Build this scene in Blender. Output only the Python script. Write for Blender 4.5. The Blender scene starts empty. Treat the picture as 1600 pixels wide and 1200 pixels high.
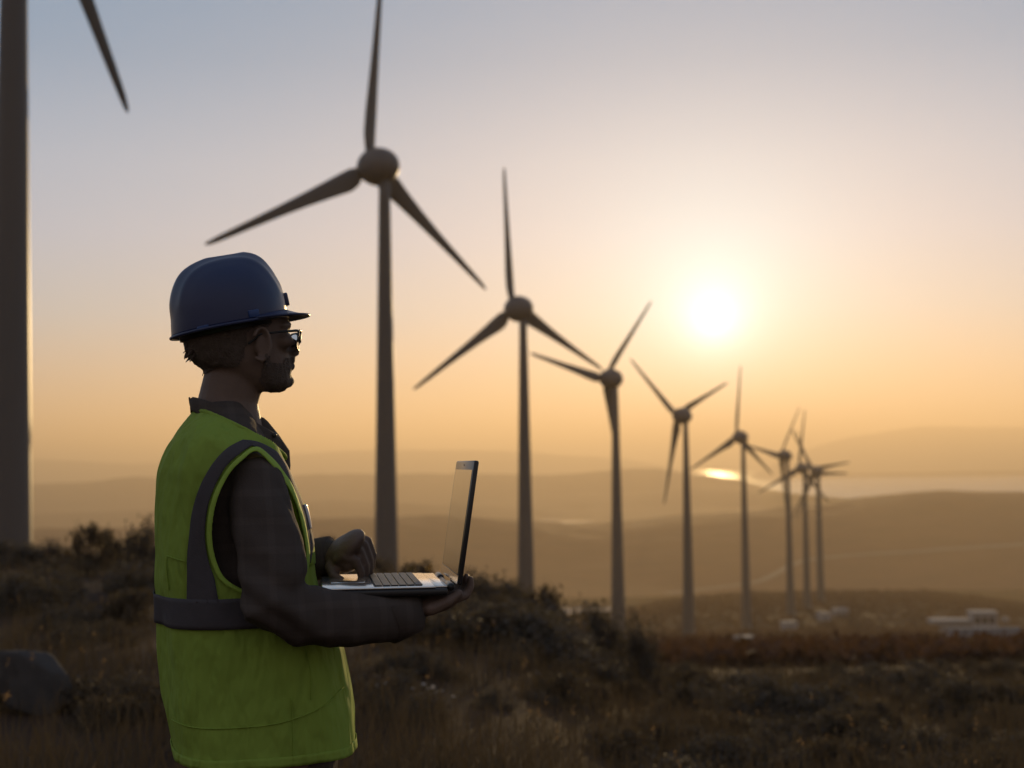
import bpy, bmesh, math, random
import numpy as np
from mathutils import Vector, Matrix
random.seed(7); RNG = np.random.default_rng(7)
S = bpy.context.scene; C = S.collection
PI = math.pi; R_ = math.radians
EYE = 1.45; FPX = 2222.0

# ------------------------------------------------------------------ camera
PITCH = math.atan(125/FPX); ROLL = R_(-0.6)
_F = np.array([0, math.cos(PITCH), math.sin(PITCH)]); _R0 = np.array([1., 0, 0]); _U0 = np.cross(_R0, _F)
CR = _R0*math.cos(ROLL)+_U0*math.sin(ROLL); CU = -_R0*math.sin(ROLL)+_U0*math.cos(ROLL); CF = _F
CAM = np.array([0, 0, EYE])
def ray(u, v): return CF+CR*(u-800)/FPX+CU*(600-v)/FPX
def proj(P):
    P = np.atleast_2d(np.asarray(P, float))-CAM; d = P@CF
    return np.stack([800+FPX*(P@CR)/d, 600-FPX*(P@CU)/d], 1)
cam = bpy.data.cameras.new('camera'); co = bpy.data.objects.new('camera', cam); C.objects.link(co)
M = Matrix(((CR[0], CU[0], -CF[0], 0), (CR[1], CU[1], -CF[1], 0), (CR[2], CU[2], -CF[2], EYE), (0, 0, 0, 1)))
co.matrix_world = M
cam.lens = 50.0*FPX/2222.2; cam.sensor_width = 36; cam.clip_start = 0.05; cam.clip_end = 90000
cam.dof.use_dof = True; cam.dof.focus_distance = 2.66; cam.dof.aperture_fstop = 4.2
S.camera = co

# ------------------------------------------------------------------ helpers
def link(o, parent=None):
    C.objects.link(o)
    if parent: o.parent = parent
    return o
def tag(o, label=None, cat=None, group=None, kind=None):
    if label: o['label'] = label
    if cat: o['category'] = cat
    if group: o['group'] = group
    if kind: o['kind'] = kind
    return o
def empty(name, loc=(0, 0, 0), rz=0):
    o = bpy.data.objects.new(name, None); o.location = loc; o.rotation_euler = (0, 0, rz); o.empty_display_size = .2
    return link(o)
def mesh_np(name, V, F, mat=None, parent=None, smooth=True):
    me = bpy.data.meshes.new(name); V = np.asarray(V, np.float32); F = np.asarray(F, np.int32)
    me.vertices.add(len(V)); me.vertices.foreach_set('co', V.ravel())
    k = F.shape[1]; me.loops.add(F.size); me.loops.foreach_set('vertex_index', F.ravel())
    me.polygons.add(len(F)); me.polygons.foreach_set('loop_start', np.arange(0, F.size, k, dtype=np.int32))
    me.polygons.foreach_set('loop_total', np.full(len(F), k, np.int32))
    if smooth: me.polygons.foreach_set('use_smooth', np.ones(len(F), bool))
    me.update(calc_edges=True); me.validate()
    if mat: me.materials.append(mat)
    return link(bpy.data.objects.new(name, me), parent)
def obj_bm(name, bm, mat=None, parent=None, smooth=True):
    me = bpy.data.meshes.new(name); bmesh.ops.recalc_face_normals(bm, faces=bm.faces[:]); bm.to_mesh(me); bm.free()
    if smooth: me.polygons.foreach_set('use_smooth', [True]*len(me.polygons))
    if mat: me.materials.append(mat)
    return link(bpy.data.objects.new(name, me), parent)
def catmull(P, n=8, closed=False):
    P = [np.asarray(p, float) for p in P]; N = len(P); out = []
    rng = range(N) if closed else range(N-1)
    for i in rng:
        if closed: a, b, c, d = P[i-1], P[i], P[(i+1) % N], P[(i+2) % N]
        else: a, b, c, d = P[max(i-1, 0)], P[i], P[i+1], P[min(i+2, N-1)]
        for k in range(n):
            t = k/n
            out.append(.5*((2*b)+(c-a)*t+(2*a-5*b+4*c-d)*t*t+(3*b-a-3*c+d)*t**3))
    if not closed: out.append(P[-1])
    return np.array(out)
def add_tube(bm, pts, rad, seg=14, cap=True, flat=None):
    """tapered tube with rounded ends; flat=(axis vector, factor) squashes the section"""
    pts = [np.asarray(p, float) for p in pts]; rad = list(rad); n = len(pts)
    if cap:
        d0 = pts[0]-pts[1]; d0 /= np.linalg.norm(d0)+1e-9; d1 = pts[-1]-pts[-2]; d1 /= np.linalg.norm(d1)+1e-9
        r0, r1 = rad[0], rad[-1]
        pre = [(pts[0]+d0*r0*s, r0*c) for s, c in ((.98, .2), (.8, .6), (.45, .89))]
        post = [(pts[-1]+d1*r1*s, r1*c) for s, c in ((.45, .89), (.8, .6), (.98, .2))]
        pts = [p for p, _ in pre]+pts+[p for p, _ in post]; rad = [r for _, r in pre]+rad+[r for _, r in post]; n = len(pts)
    rings = []; up = None
    for i in range(n):
        t = pts[min(i+1, n-1)]-pts[max(i-1, 0)]; t = t/(np.linalg.norm(t)+1e-9)
        if up is None:
            up = np.array([0, 0, 1.]) if abs(t[2]) < .9 else np.array([1., 0, 0])
        a = np.cross(up, t); a /= np.linalg.norm(a)+1e-9; b = np.cross(t, a); up = b
        ring = []
        for k in range(seg):
            th = 2*PI*k/seg; off = rad[i]*(math.cos(th)*a+math.sin(th)*b)
            if flat is not None:
                ax = flat[0]/np.linalg.norm(flat[0]); off = off-ax*(off@ax)*(1-flat[1])
            ring.append(bm.verts.new(pts[i]+off))
        rings.append(ring)
    for i in range(n-1):
        for k in range(seg):
            bm.faces.new((rings[i][k], rings[i][(k+1) % seg], rings[i+1][(k+1) % seg], rings[i+1][k]))
    bm.faces.new(rings[0][::-1]); bm.faces.new(rings[-1])
def add_ell(bm, c, r, rot=None, seg=16):
    m = Matrix.Translation(Vector(c)) @ ((rot or Matrix.Identity(4))) @ Matrix.Diagonal((r[0], r[1], r[2], 1))
    bmesh.ops.create_uvsphere(bm, u_segments=seg, v_segments=seg//2+2, radius=1, matrix=m)
def add_box(bm, lo, hi, mat4=None, bevel=0):
    lo = Vector(lo); hi = Vector(hi); c = (lo+hi)/2; d = hi-lo
    m = (mat4 or Matrix.Identity(4)) @ Matrix.Translation(c) @ Matrix.Diagonal((d.x, d.y, d.z, 1))
    r = bmesh.ops.create_cube(bm, size=1, matrix=m)
    if bevel:
        es = list({e for v in r['verts'] for e in v.link_edges})
        bmesh.ops.bevel(bm, geom=es, offset=bevel, segments=2, affect='EDGES', profile=.5)
def add_loft(bm, rings, cap=True, close=True):
    vs = [[bm.verts.new(p) for p in r] for r in rings]; n = len(vs[0])
    for i in range(len(vs)-1):
        for k in range(n if close else n-1):
            bm.faces.new((vs[i][k], vs[i][(k+1) % n], vs[i+1][(k+1) % n], vs[i+1][k]))
    if cap: bm.faces.new(vs[0][::-1]); bm.faces.new(vs[-1])
def _h(ix, iy, iz):
    n = (ix*374761393+iy*668265263+iz*2147483647+1274126177) & 0xffffffff
    n = ((n ^ (n >> 13))*1274126177) & 0xffffffff
    return ((n ^ (n >> 16)) & 0xffff)/65535.0*2-1
def vnoise(x, y, z=None):
    x = np.asarray(x, float); y = np.asarray(y, float); z = np.zeros_like(x) if z is None else np.asarray(z, float)
    i = np.floor(x).astype(np.int64); j = np.floor(y).astype(np.int64); k = np.floor(z).astype(np.int64)
    f = x-i; g = y-j; h = z-k; f = f*f*(3-2*f); g = g*g*(3-2*g); h = h*h*(3-2*h); r = 0
    for a in (0, 1):
        for b in (0, 1):
            for c in (0, 1):
                r = r+_h(i+a, j+b, k+c)*(f if a else 1-f)*(g if b else 1-g)*(h if c else 1-h)
    return r
def fbm(x, y, z=None, o=4):
    s = 0; a = 1; q = 1
    for _ in range(o):
        s = s+a*vnoise(x*q+_*17.3, y*q-_*9.1, None if z is None else z*q); a *= .5; q *= 2.03
    return s
def sstep(a, b, x):
    t = np.clip((np.asarray(x, float)-a)/(b-a), 0, 1); return t*t*(3-2*t)

# ------------------------------------------------------------------ materials
def new_mat(name):
    m = bpy.data.materials.new(name); m.use_nodes = True; nt = m.node_tree
    return m, nt, nt.nodes['Principled BSDF']
def pmat(name, col, rough=.6, var=.0, vscale=8., bump=0., bscale=60., spec=.5, trans=0, tcol=None, metal=0, coat=0):
    m, nt, p = new_mat(name); N = nt.nodes; L = nt.links
    p.inputs['Base Color'].default_value = (*col, 1); p.inputs['Roughness'].default_value = rough
    p.inputs['Specular IOR Level'].default_value = spec; p.inputs['Metallic'].default_value = metal
    p.inputs['Coat Weight'].default_value = coat
    tc = N.new('ShaderNodeTexCoord')
    if var:
        no = N.new('ShaderNodeTexNoise'); no.inputs['Scale'].default_value = vscale; no.inputs['Detail'].default_value = 5
        L.new(tc.outputs['Object'], no.inputs['Vector'])
        mx = N.new('ShaderNodeMix'); mx.data_type = 'RGBA'; L.new(no.outputs['Fac'], mx.inputs['Factor'])
        mx.inputs['A'].default_value = (*[c*(1-var) for c in col], 1); mx.inputs['B'].default_value = (*[min(1, c*(1+var)) for c in col], 1)
        L.new(mx.outputs['Result'], p.inputs['Base Color'])
    if bump:
        nb = N.new('ShaderNodeTexNoise'); nb.inputs['Scale'].default_value = bscale; nb.inputs['Detail'].default_value = 4
        L.new(tc.outputs['Object'], nb.inputs['Vector'])
        b = N.new('ShaderNodeBump'); b.inputs['Strength'].default_value = bump; b.inputs['Distance'].default_value = .01
        L.new(nb.outputs['Fac'], b.inputs['Height']); L.new(b.outputs['Normal'], p.inputs['Normal'])
    if trans:
        t = N.new('ShaderNodeBsdfTranslucent'); t.inputs['Color'].default_value = (*(tcol or col), 1)
        ms = N.new('ShaderNodeMixShader'); ms.inputs['Fac'].default_value = trans
        L.new(p.outputs['BSDF'], ms.inputs[1]); L.new(t.outputs['BSDF'], ms.inputs[2])
        L.new(ms.outputs[0], N['Material Output'].inputs['Surface'])
    return m
MT = dict(
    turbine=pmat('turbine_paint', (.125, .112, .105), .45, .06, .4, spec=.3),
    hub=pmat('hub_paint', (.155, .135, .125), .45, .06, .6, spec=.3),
    ground=pmat('dry_ground', (.050, .029, .019), .95, .45, .8, spec=.1),
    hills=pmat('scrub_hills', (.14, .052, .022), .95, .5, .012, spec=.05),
    mount=pmat('far_rock', (.12, .09, .07), .95, .2, .002, spec=.05),
    road=pmat('dirt_road', (.24, .18, .13), .95, .15, .2, spec=.05),
    leafA=pmat('dark_leaf', (.125, .10, .076), .7, .35, 30, trans=.3, tcol=(.11, .09, .045), spec=.2),
    leafB=pmat('olive_leaf', (.115, .085, .057), .7, .35, 30, trans=.3, tcol=(.13, .10, .045), spec=.2),
    scrub=pmat('russet_scrub', (.125, .068, .042), .8, .4, .5, trans=.25, tcol=(.14, .08, .035), spec=.1),
    grass=pmat('dry_grass', (.095, .07, .047), .8, .4, 3, trans=.32, tcol=(.12, .09, .045), spec=.15),
    stem=pmat('twig_bark', (.06, .045, .03), .9, .3, 40),
    seed=pmat('golden_seed', (.20, .14, .08), .8, .3, 20, trans=.45, tcol=(.34, .22, .10), spec=.1),
    petal=pmat('white_petal', (.62, .58, .52), .7, .1, 60, trans=.3),
    ypetal=pmat('yellow_petal', (.75, .5, .06), .7, .1, 60, trans=.6, tcol=(.95, .6, .08)),
    rock=pmat('grey_rock', (.075, .066, .06), .95, .35, 9, bump=.7, bscale=14, spec=.1),
    white=pmat('white_render', (.40, .37, .35), .85, .08, 1.2),
    roof=pmat('pale_roof', (.36, .33, .30), .85, .1, 1.0),
    glass=pmat('dark_pane', (.03, .03, .035), .1),
    door=pmat('grey_metal_door', (.25, .26, .27), .5),
    vest=None, band=pmat('reflective_grey', (.088, .080, .086), .75, .12, 40, bump=.15, bscale=300, spec=.15),
    piping=pmat('lime_piping', (.46, .66, .10), .7, .08, 60, bump=.2, bscale=200, trans=.25, tcol=(.5, .8, .05)),
    skin=pmat('skin', (.175, .115, .086), .55, .12, 40, bump=.12, bscale=220, spec=.35),
    hair=pmat('dark_hair', (.105, .075, .058), .7, .3, 120, bump=.5, bscale=300, spec=.3),
    hat=pmat('navy_helmet', (.026, .036, .10), .36, .12, 14, bump=.03, bscale=40, spec=.5),
    hat2=pmat('blue_inset', (.02, .06, .2), .4, .05, 20),
    black=pmat('black_plastic', (.02, .02, .02), .35),
    lens=None, trous=pmat('dark_trousers', (.09, .075, .068), .9, .2, 25, bump=.4, bscale=300, spec=.1),
    boot=pmat('brown_boot', (.06, .04, .025), .6, .2, 20),
    alu=pmat('silver_laptop', (.88, .83, .76), .16, .03, 30, spec=.5, metal=.9),
    lid=pmat('laptop_bezel', (.03, .028, .028), .3, 0, spec=.5),
    key=pmat('grey_keys', (.09, .085, .085), .5), badge=pmat('white_badge', (.85, .84, .82), .25, .03, 60),
    button=pmat('dark_button', (.05, .045, .04), .3),
)
# vest: woven fluorescent polyester, a little light comes through
def cloth_mat(name, col, tcol, tr):
    m = pmat(name, col, .8, .10, 22, trans=tr, tcol=tcol, spec=.15); nt = m.node_tree; N = nt.nodes; L = nt.links; p = N['Principled BSDF']
    tc = N.new('ShaderNodeTexCoord'); w = N.new('ShaderNodeTexNoise'); w.inputs['Scale'].default_value = 900; w.inputs['Detail'].default_value = 1
    L.new(tc.outputs['Object'], w.inputs['Vector'])
    b1 = N.new('ShaderNodeBump'); b1.inputs['Strength'].default_value = .35; b1.inputs['Distance'].default_value = .0015
    L.new(w.outputs['Fac'], b1.inputs['Height'])
    n2 = N.new('ShaderNodeTexNoise'); n2.inputs['Scale'].default_value = 9; n2.inputs['Detail'].default_value = 3
    mp = N.new('ShaderNodeMapping'); mp.inputs['Scale'].default_value = (1.6, 1.6, .7); L.new(tc.outputs['Object'], mp.inputs['Vector']); L.new(mp.outputs[0], n2.inputs['Vector'])
    b2 = N.new('ShaderNodeBump'); b2.inputs['Strength'].default_value = .8; b2.inputs['Distance'].default_value = .05
    L.new(n2.outputs['Fac'], b2.inputs['Height']); L.new(b1.outputs['Normal'], b2.inputs['Normal']); L.new(b2.outputs['Normal'], p.inputs['Normal'])
    return m
MT['vest'] = cloth_mat('lime_vest', (.36, .50, .085), (.5, .68, .05), .22)
def plaid_mat():
    m, nt, p = new_mat('dark_plaid'); N = nt.nodes; L = nt.links
    tc = N.new('ShaderNodeTexCoord'); facs = []
    for d in ('Z', 'X'):
        w = N.new('ShaderNodeTexWave'); w.bands_direction = d; w.inputs['Scale'].default_value = 6.2; w.inputs['Distortion'].default_value = .6; w.inputs['Detail'].default_value = 1
        L.new(tc.outputs['Object'], w.inputs['Vector'])
        r = N.new('ShaderNodeValToRGB'); r.color_ramp.elements[0].position = .80; r.color_ramp.elements[1].position = .9; L.new(w.outputs['Fac'], r.inputs['Fac']); facs.append(r)
    ad = N.new('ShaderNodeMath'); ad.operation = 'ADD'; L.new(facs[0].outputs[0], ad.inputs[0]); L.new(facs[1].outputs[0], ad.inputs[1])
    mu = N.new('ShaderNodeMath'); mu.operation = 'MULTIPLY'; mu.inputs[1].default_value = .5; L.new(ad.outputs[0], mu.inputs[0])
    mx = N.new('ShaderNodeMix'); mx.data_type = 'RGBA'; mx.inputs['A'].default_value = (.080, .063, .054, 1); mx.inputs['B'].default_value = (.100, .080, .069, 1)
    L.new(mu.outputs[0], mx.inputs['Factor']); L.new(mx.outputs['Result'], p.inputs['Base Color'])
    p.inputs['Roughness'].default_value = .9; p.inputs['Specular IOR Level'].default_value = .15
    n = N.new('ShaderNodeTexNoise'); n.inputs['Scale'].default_value = 400; L.new(tc.outputs['Object'], n.inputs['Vector'])
    b = N.new('ShaderNodeBump'); b.inputs['Strength'].default_value = .3; b.inputs['Distance'].default_value = .002; L.new(n.outputs['Fac'], b.inputs['Height']); L.new(b.outputs['Normal'], p.inputs['Normal'])
    return m
MT['shirt'] = plaid_mat()
def lens_mat():
    m = bpy.data.materials.new('spectacle_glass'); m.use_nodes = True; nt = m.node_tree; N = nt.nodes; N.remove(N['Principled BSDF'])
    t = N.new('ShaderNodeBsdfTransparent'); t.inputs['Color'].default_value = (.93, .93, .9, 1)
    g = N.new('ShaderNodeBsdfGlossy'); g.inputs['Roughness'].default_value = .05
    f = N.new('ShaderNodeFresnel'); f.inputs['IOR'].default_value = 1.45; ms = N.new('ShaderNodeMixShader')
    nt.links.new(f.outputs[0], ms.inputs[0]); nt.links.new(t.outputs[0], ms.inputs[1]); nt.links.new(g.outputs[0], ms.inputs[2])
    nt.links.new(ms.outputs[0], N['Material Output'].inputs['Surface']); return m
MT['lens'] = lens_mat()
def screen_mat():
    m, nt, p = new_mat('glossy_screen'); p.inputs['Base Color'].default_value = (.012, .012, .013, 1); p.inputs['Roughness'].default_value = .06
    p.inputs['Specular IOR Level'].default_value = .9; p.inputs['IOR'].default_value = 1.9; return m
MT['screen'] = screen_mat()
def water_mat(name, rough):
    m, nt, p = new_mat(name); N = nt.nodes; L = nt.links
    p.inputs['Base Color'].default_value = (.02, .03, .035, 1); p.inputs['Roughness'].default_value = rough; p.inputs['IOR'].default_value = 1.33
    tc = N.new('ShaderNodeTexCoord'); n = N.new('ShaderNodeTexNoise'); n.inputs['Scale'].default_value = .004; n.inputs['Detail'].default_value = 6
    L.new(tc.outputs['Object'], n.inputs['Vector']); b = N.new('ShaderNodeBump'); b.inputs['Strength'].default_value = .08; b.inputs['Distance'].default_value = 4
    L.new(n.outputs['Fac'], b.inputs['Height']); L.new(b.outputs['Normal'], p.inputs['Normal']); return m
MT['sea'] = water_mat('sea_water', .27); MT['lake'] = water_mat('lake_water', .12)

# ------------------------------------------------------------------ sky, sun, haze
SUNDIR = ray(1115, 500); SUNDIR = SUNDIR/np.linalg.norm(SUNDIR)
SUN_EL = math.asin(SUNDIR[2]); SUN_AZ = math.atan2(SUNDIR[0], SUNDIR[1])
w = bpy.data.worlds.new('World'); S.world = w; w.use_nodes = True; nt = w.node_tree; N = nt.nodes; L = nt.links
bg = N['Background']; bg.inputs['Strength'].default_value = .1
def mth(op, a, b=None, c=None, clamp=False):
    n = N.new('ShaderNodeMath'); n.operation = op; n.use_clamp = clamp
    for i, x in enumerate((a, b, c)):
        if x is None: continue
        if isinstance(x, (int, float)): n.inputs[i].default_value = x
        else: L.new(x, n.inputs[i])
    return n.outputs[0]
def vscale(col, fac):
    n = N.new('ShaderNodeVectorMath'); n.operation = 'SCALE'
    if isinstance(col, tuple): n.inputs[0].default_value = col
    else: L.new(col, n.inputs[0])
    if isinstance(fac, (int, float)): n.inputs['Scale'].default_value = fac
    else: L.new(fac, n.inputs['Scale'])
    return n.outputs[0]
def vadd(a, b):
    n = N.new('ShaderNodeVectorMath'); n.operation = 'ADD'; L.new(a, n.inputs[0]); L.new(b, n.inputs[1]); return n.outputs[0]
tc = N.new('ShaderNodeTexCoord'); nrm = N.new('ShaderNodeVectorMath'); nrm.operation = 'NORMALIZE'; L.new(tc.outputs['Generated'], nrm.inputs[0])
sep = N.new('ShaderNodeSeparateXYZ'); L.new(nrm.outputs[0], sep.inputs[0])
elev = mth('MULTIPLY', mth('ARCSINE', mth('MINIMUM', mth('MAXIMUM', sep.outputs['Z'], 0.), 1.)), 2/PI)   # 0..1 = 0..90 deg
def ramp(stops):
    r = N.new('ShaderNodeValToRGB'); L.new(elev, r.inputs['Fac']); e = r.color_ramp
    while len(e.elements) < len(stops): e.elements.new(.5)
    for el, (d, c) in zip(e.elements, stops): el.position = d/90; el.color = (*c, 1)
    e.interpolation = 'B_SPLINE' if False else 'EASE'; e.interpolation = 'LINEAR'; return r.outputs['Color']
SKY_STOPS = [(0, (.80, .62, .46)), (3, (.52, .55, .56)), (6, (.38, .56, .72)), (9, (.36, .53, .75)), (12, (.31, .48, .69)), (16, (.16, .35, .57)), (20, (.11, .30, .52)), (35, (.12, .20, .32)), (90, (.09, .15, .25))]
base = ramp(SKY_STOPS)
BACK_STOPS = [(0, (.33, .27, .25)), (8, (.34, .29, .28)), (20, (.32, .30, .32)), (45, (.23, .27, .36)), (90, (.15, .22, .34))]
back = ramp(BACK_STOPS)
dt = N.new('ShaderNodeVectorMath'); dt.operation = 'DOT_PRODUCT'; L.new(nrm.outputs[0], dt.inputs[0]); dt.inputs[1].default_value = tuple(SUNDIR)
ang = mth('MULTIPLY', mth('ARCCOSINE', mth('MINIMUM', dt.outputs['Value'], 1.)), 180/PI)
front = mth('SMOOTH_MIN', 1., mth('MAXIMUM', mth('MULTIPLY_ADD', ang, -1/75., 1.6), 0.), .1)
mixb = N.new('ShaderNodeMix'); mixb.data_type = 'RGBA'; L.new(front, mixb.inputs['Factor']); L.new(back, mixb.inputs['A']); L.new(base, mixb.inputs['B'])
def glow(col, width, p=1.):
    a = mth('DIVIDE', ang, width)
    if p != 1: a = mth('POWER', a, p)
    return vscale(col, mth('EXPONENT', mth('MULTIPLY', a, -1.)))
GLOWS = [((.30, .20, .14), 11., 1.6), ((.05, .45, .52), 4.2, 1.5), ((1.8, 2.0, 2.2), .85, 1.)]
custom = mixb.outputs['Result']
for g in GLOWS: custom = vadd(custom, glow(*g))
sky = N.new('ShaderNodeTexSky'); sky.sky_type = 'NISHITA'; sky.sun_disc = False; sky.sun_elevation = SUN_EL; sky.sun_rotation = SUN_AZ
sky.air_density = 1.0; sky.dust_density = 2.0; sky.altitude = 200
NISH = .08
tot = vadd(vscale(custom, 10.*.92), vscale(sky.outputs['Color'], NISH))
L.new(tot, bg.inputs['Color'])
sd = bpy.data.lights.new('sun', 'SUN'); sd.energy = 4.3; sd.angle = R_(.53); sd.color = (1, .68, .31)
so = bpy.data.objects.new('sun', sd); C.objects.link(so)
so.rotation_euler = Vector(SUNDIR).to_track_quat('Z', 'Y').to_euler(); so.location = (0, 0, 60)

K = 1.75     # size of everything beyond the ridge
SEA = EYE-142.*K
bm = bmesh.new(); add_box(bm, (-26500*K, -6000*K, SEA-20), (26500*K, 26500*K, EYE+420*K)); hz = obj_bm('haze', bm, None, None, False)
m = bpy.data.materials.new('haze_air'); m.use_nodes = True; m.node_tree.nodes.remove(m.node_tree.nodes['Principled BSDF'])
pv = m.node_tree.nodes.new('ShaderNodeVolumePrincipled'); pv.inputs['Color'].default_value = (.985, .79, .55, 1)
pv.inputs['Density'].default_value = 1.25e-4; pv.inputs['Anisotropy'].default_value = .46
m.node_tree.links.new(pv.outputs[0], m.node_tree.nodes['Material Output'].inputs['Volume'])
hz.data.materials.append(m); tag(hz, kind='stuff')

# ------------------------------------------------------------------ terrain
D_T = np.array([.3, 3, 6.5, 12, 20, 30, 45, 70, 110, 150, 270, 400, 600, 754, 845, 911, 1020, 1266, 1360, 1600, 2000, 2700])
ZL = np.array([1.45, 1.45, 1.46, 1.5, 1.62, 1.95, 3.1, 7, 16, 27, 46, 58, 80, 98, 104, 109, 116, 128, 134, 172, 222, 247])
ZM = np.array([1.45, 1.45, 1.5, 1.72, 2.15, 2.95, 4.7, 9, 16.5, 25, 43, 57, 78, 95, 101, 106, 113, 127, 133, 172, 222, 247])
ZR = np.array([1.45, 1.46, 1.7, 2.3, 3.35, 4.7, 6.5, 9.6, 14.6, 19.5, 34, 49.8, 73.7, 89.6, 92, 94.3, 100.5, 119, 125.6, 160, 218, 247])
def zrel(u, d):
    u = np.asarray(u, float); d = np.asarray(d, float); ld = np.log(np.maximum(d, .3)); lt = np.log(D_T)
    def it(Z): return d*np.interp(ld, lt, Z/D_T)
    a = sstep(480, 800, u); b = sstep(760, 1030, u)
    z = it(ZL)*(1-a)+it(ZM)*a; z = z*(1-b)+it(ZR)*b
    dy = np.interp(u, [960, 1020, 1080, 1150, 1300, 1440, 1500, 1550, 1600, 1900], [24, 12, 5, 0, -1, 0, 6, 14, 20, 60])/FPX
    z = z+dy*d*sstep(650, 1200, d)
    return -z
def ground_xy(x, y):
    x = np.asarray(x, float); y = np.asarray(y, float); d = np.hypot(x, y)
    az = np.arctan2(x, y); u = 800+FPX*np.tan(np.clip(az, -1.2, 1.2))
    u = np.where(np.abs(az) > 1.2, np.where(az > 0, 4000, -4000), u)
    z = zrel(u, d*np.cos(np.clip(az, -.7, .7)))
    n = fbm(x*.22, y*.22, o=3)*.05*sstep(3.5, 10, d)*(1-sstep(40, 120, d))+fbm(x*.03+9, y*.03, o=3)*.35*sstep(20, 90, d)*(1-sstep(1300, 1500, d))+fbm(x*.008, y*.008+4, o=3)*2.2*sstep(200, 700, d)*(1-sstep(900, 1300, d))
    return EYE+z+n*(1-.6*sstep(500, 900, d))
def polar(az, ds, zf, name, mat, closed):
    A, D = np.meshgrid(az, ds); X = np.sin(A)*D; Y = np.cos(A)*D; Z = zf(X, Y)
    V = np.stack([X, Y, Z], -1).reshape(-1, 3); n = len(az); F = []
    ii, jj = np.meshgrid(np.arange(len(ds)-1), np.arange(n if closed else n-1), indexing='ij'); j2 = (jj+1) % n
    F = np.stack([ii*n+jj, ii*n+j2, (ii+1)*n+j2, (ii+1)*n+jj], -1).reshape(-1, 4)[:, ::-1]
    return mesh_np(name, V, F, mat)
az = np.radians(np.concatenate([np.arange(-180, -60, 5), np.arange(-60, -24, 1.5), np.arange(-24, 24, .14), np.arange(24, 60, 1.5), np.arange(60, 180, 5)]))
ds = np.concatenate([[.02], np.geomspace(.3, 2700, 280)])
tag(polar(az, ds, ground_xy, 'terrain', MT['ground'], True), kind='structure')

RIDGES = [  # distance, front width, back width, crest line in the picture
    (2080, 420, 450, [(-600, 836), (0, 829), (300, 818), (470, 812), (560, 810), (700, 804), (800, 808), (870, 821), (920, 822), (960, 818), (1050, 808), (1150, 800), (1250, 788), (1350, 776), (1450, 770), (1600, 777), (2200, 790)]),
    (3900, 270, 500, [(-600, 812), (0, 802), (100, 799), (300, 790), (500, 782), (640, 785), (760, 792), (860, 802), (1000, 806), (1400, 815), (2200, 815)]),
    (4700, 450, 450, [(-600, 800), (500, 792), (700, 790), (830, 776), (1000, 769), (1100, 763), (1190, 771), (1260, 780), (1400, 800), (2200, 800)]),
    (5700, 600, 600, [(-600, 760), (0, 757), (60, 751), (130, 754), (215, 742), (300, 749), (400, 745), (480, 740), (600, 738), (760, 741), (850, 743), (930, 737), (1000, 734), (1060, 737), (1110, 744), (1150, 747), (1190, 757), (1230, 790), (2200, 800)]),
]
def hills_z(x, y): return EYE+K*hills_unit(np.asarray(x)/K, np.asarray(y)/K)
def hills_unit(x, y):
    d = y; u = 800+FPX*x/np.maximum(y, 1); z = np.full_like(x, -140.)
    for dr, wf, wb, pts in RIDGES:
        p = np.array(pts, float); yy = np.interp(u, p[:, 0], p[:, 1])
        yy = (yy+np.interp(u-35, p[:, 0], p[:, 1])+np.interp(u+35, p[:, 0], p[:, 1]))/3+(u-800)*.0105*(.6)
        zc = -(yy-725)/FPX*dr; t = d-dr; g = np.where(t < 0, np.exp(-(t/wf)**2), np.exp(-(t/wb)**2))
        z = np.maximum(z, -140+(zc+140)*g)
    n = fbm(x*.004, y*.004, o=5)*5+fbm(x*.03, y*.03, o=2)*1.2
    return z+n*sstep(1500, 1900, d)*np.where(z > -139, 1, .25)-(8*sstep(7300, 7700, d))
az2 = np.radians(np.arange(-48, 48.01, .14))
A, Dy = np.meshgrid(np.tan(az2), np.concatenate([np.arange(1440, 3200, 14), np.arange(3200, 7800, 36)])*K)
X = A*Dy; Z = hills_z(X, Dy); nn = len(az2); ii, jj = np.meshgrid(np.arange(Dy.shape[0]-1), np.arange(nn-1), indexing='ij')
F4 = np.stack([ii*nn+jj, (ii)*nn+jj+1, (ii+1)*nn+jj+1, (ii+1)*nn+jj], -1).reshape(-1, 4)
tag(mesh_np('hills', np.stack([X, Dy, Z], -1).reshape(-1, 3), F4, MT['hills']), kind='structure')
def range_mesh(name, d0, depth, pts, mat, amp):
    d0 *= K; depth *= K; amp *= K
    p = np.array(pts, float); us = np.arange(p[0, 0], p[-1, 0]+1, 4.); vs = np.linspace(-1, 1, 25)
    U, Q = np.meshgrid(us, vs); yy = np.interp(U, p[:, 0], p[:, 1])+(U-800)*.0065; D = d0+Q*depth
    zc = -(yy-725)/FPX*d0; X = (U-800)/FPX*D
    z = SEA-3+(zc+EYE-SEA+3)*np.exp(-(Q*1.7)**2)+fbm(X*.0009/K, D*.0009/K, o=5)*amp*np.exp(-(Q*1.7)**2); n = len(us)
    z = np.where(np.abs(Q) > .99, SEA-3, z)
    ii, jj = np.meshgrid(np.arange(24), np.arange(n-1), indexing='ij')
    F = np.stack([ii*n+jj, ii*n+jj+1, (ii+1)*n+jj+1, (ii+1)*n+jj], -1).reshape(-1, 4)
    return tag(mesh_np(name, np.stack([X, D, z], -1).reshape(-1, 3), F, mat), kind='structure')
range_mesh('mountains', 12600, 1200, [(1150, 760), (1200, 728), (1250, 704), (1330, 682), (1440, 668), (1520, 672), (1600, 674), (1800, 668), (2100, 700), (2500, 730)], MT['mount'], 25)
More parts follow.
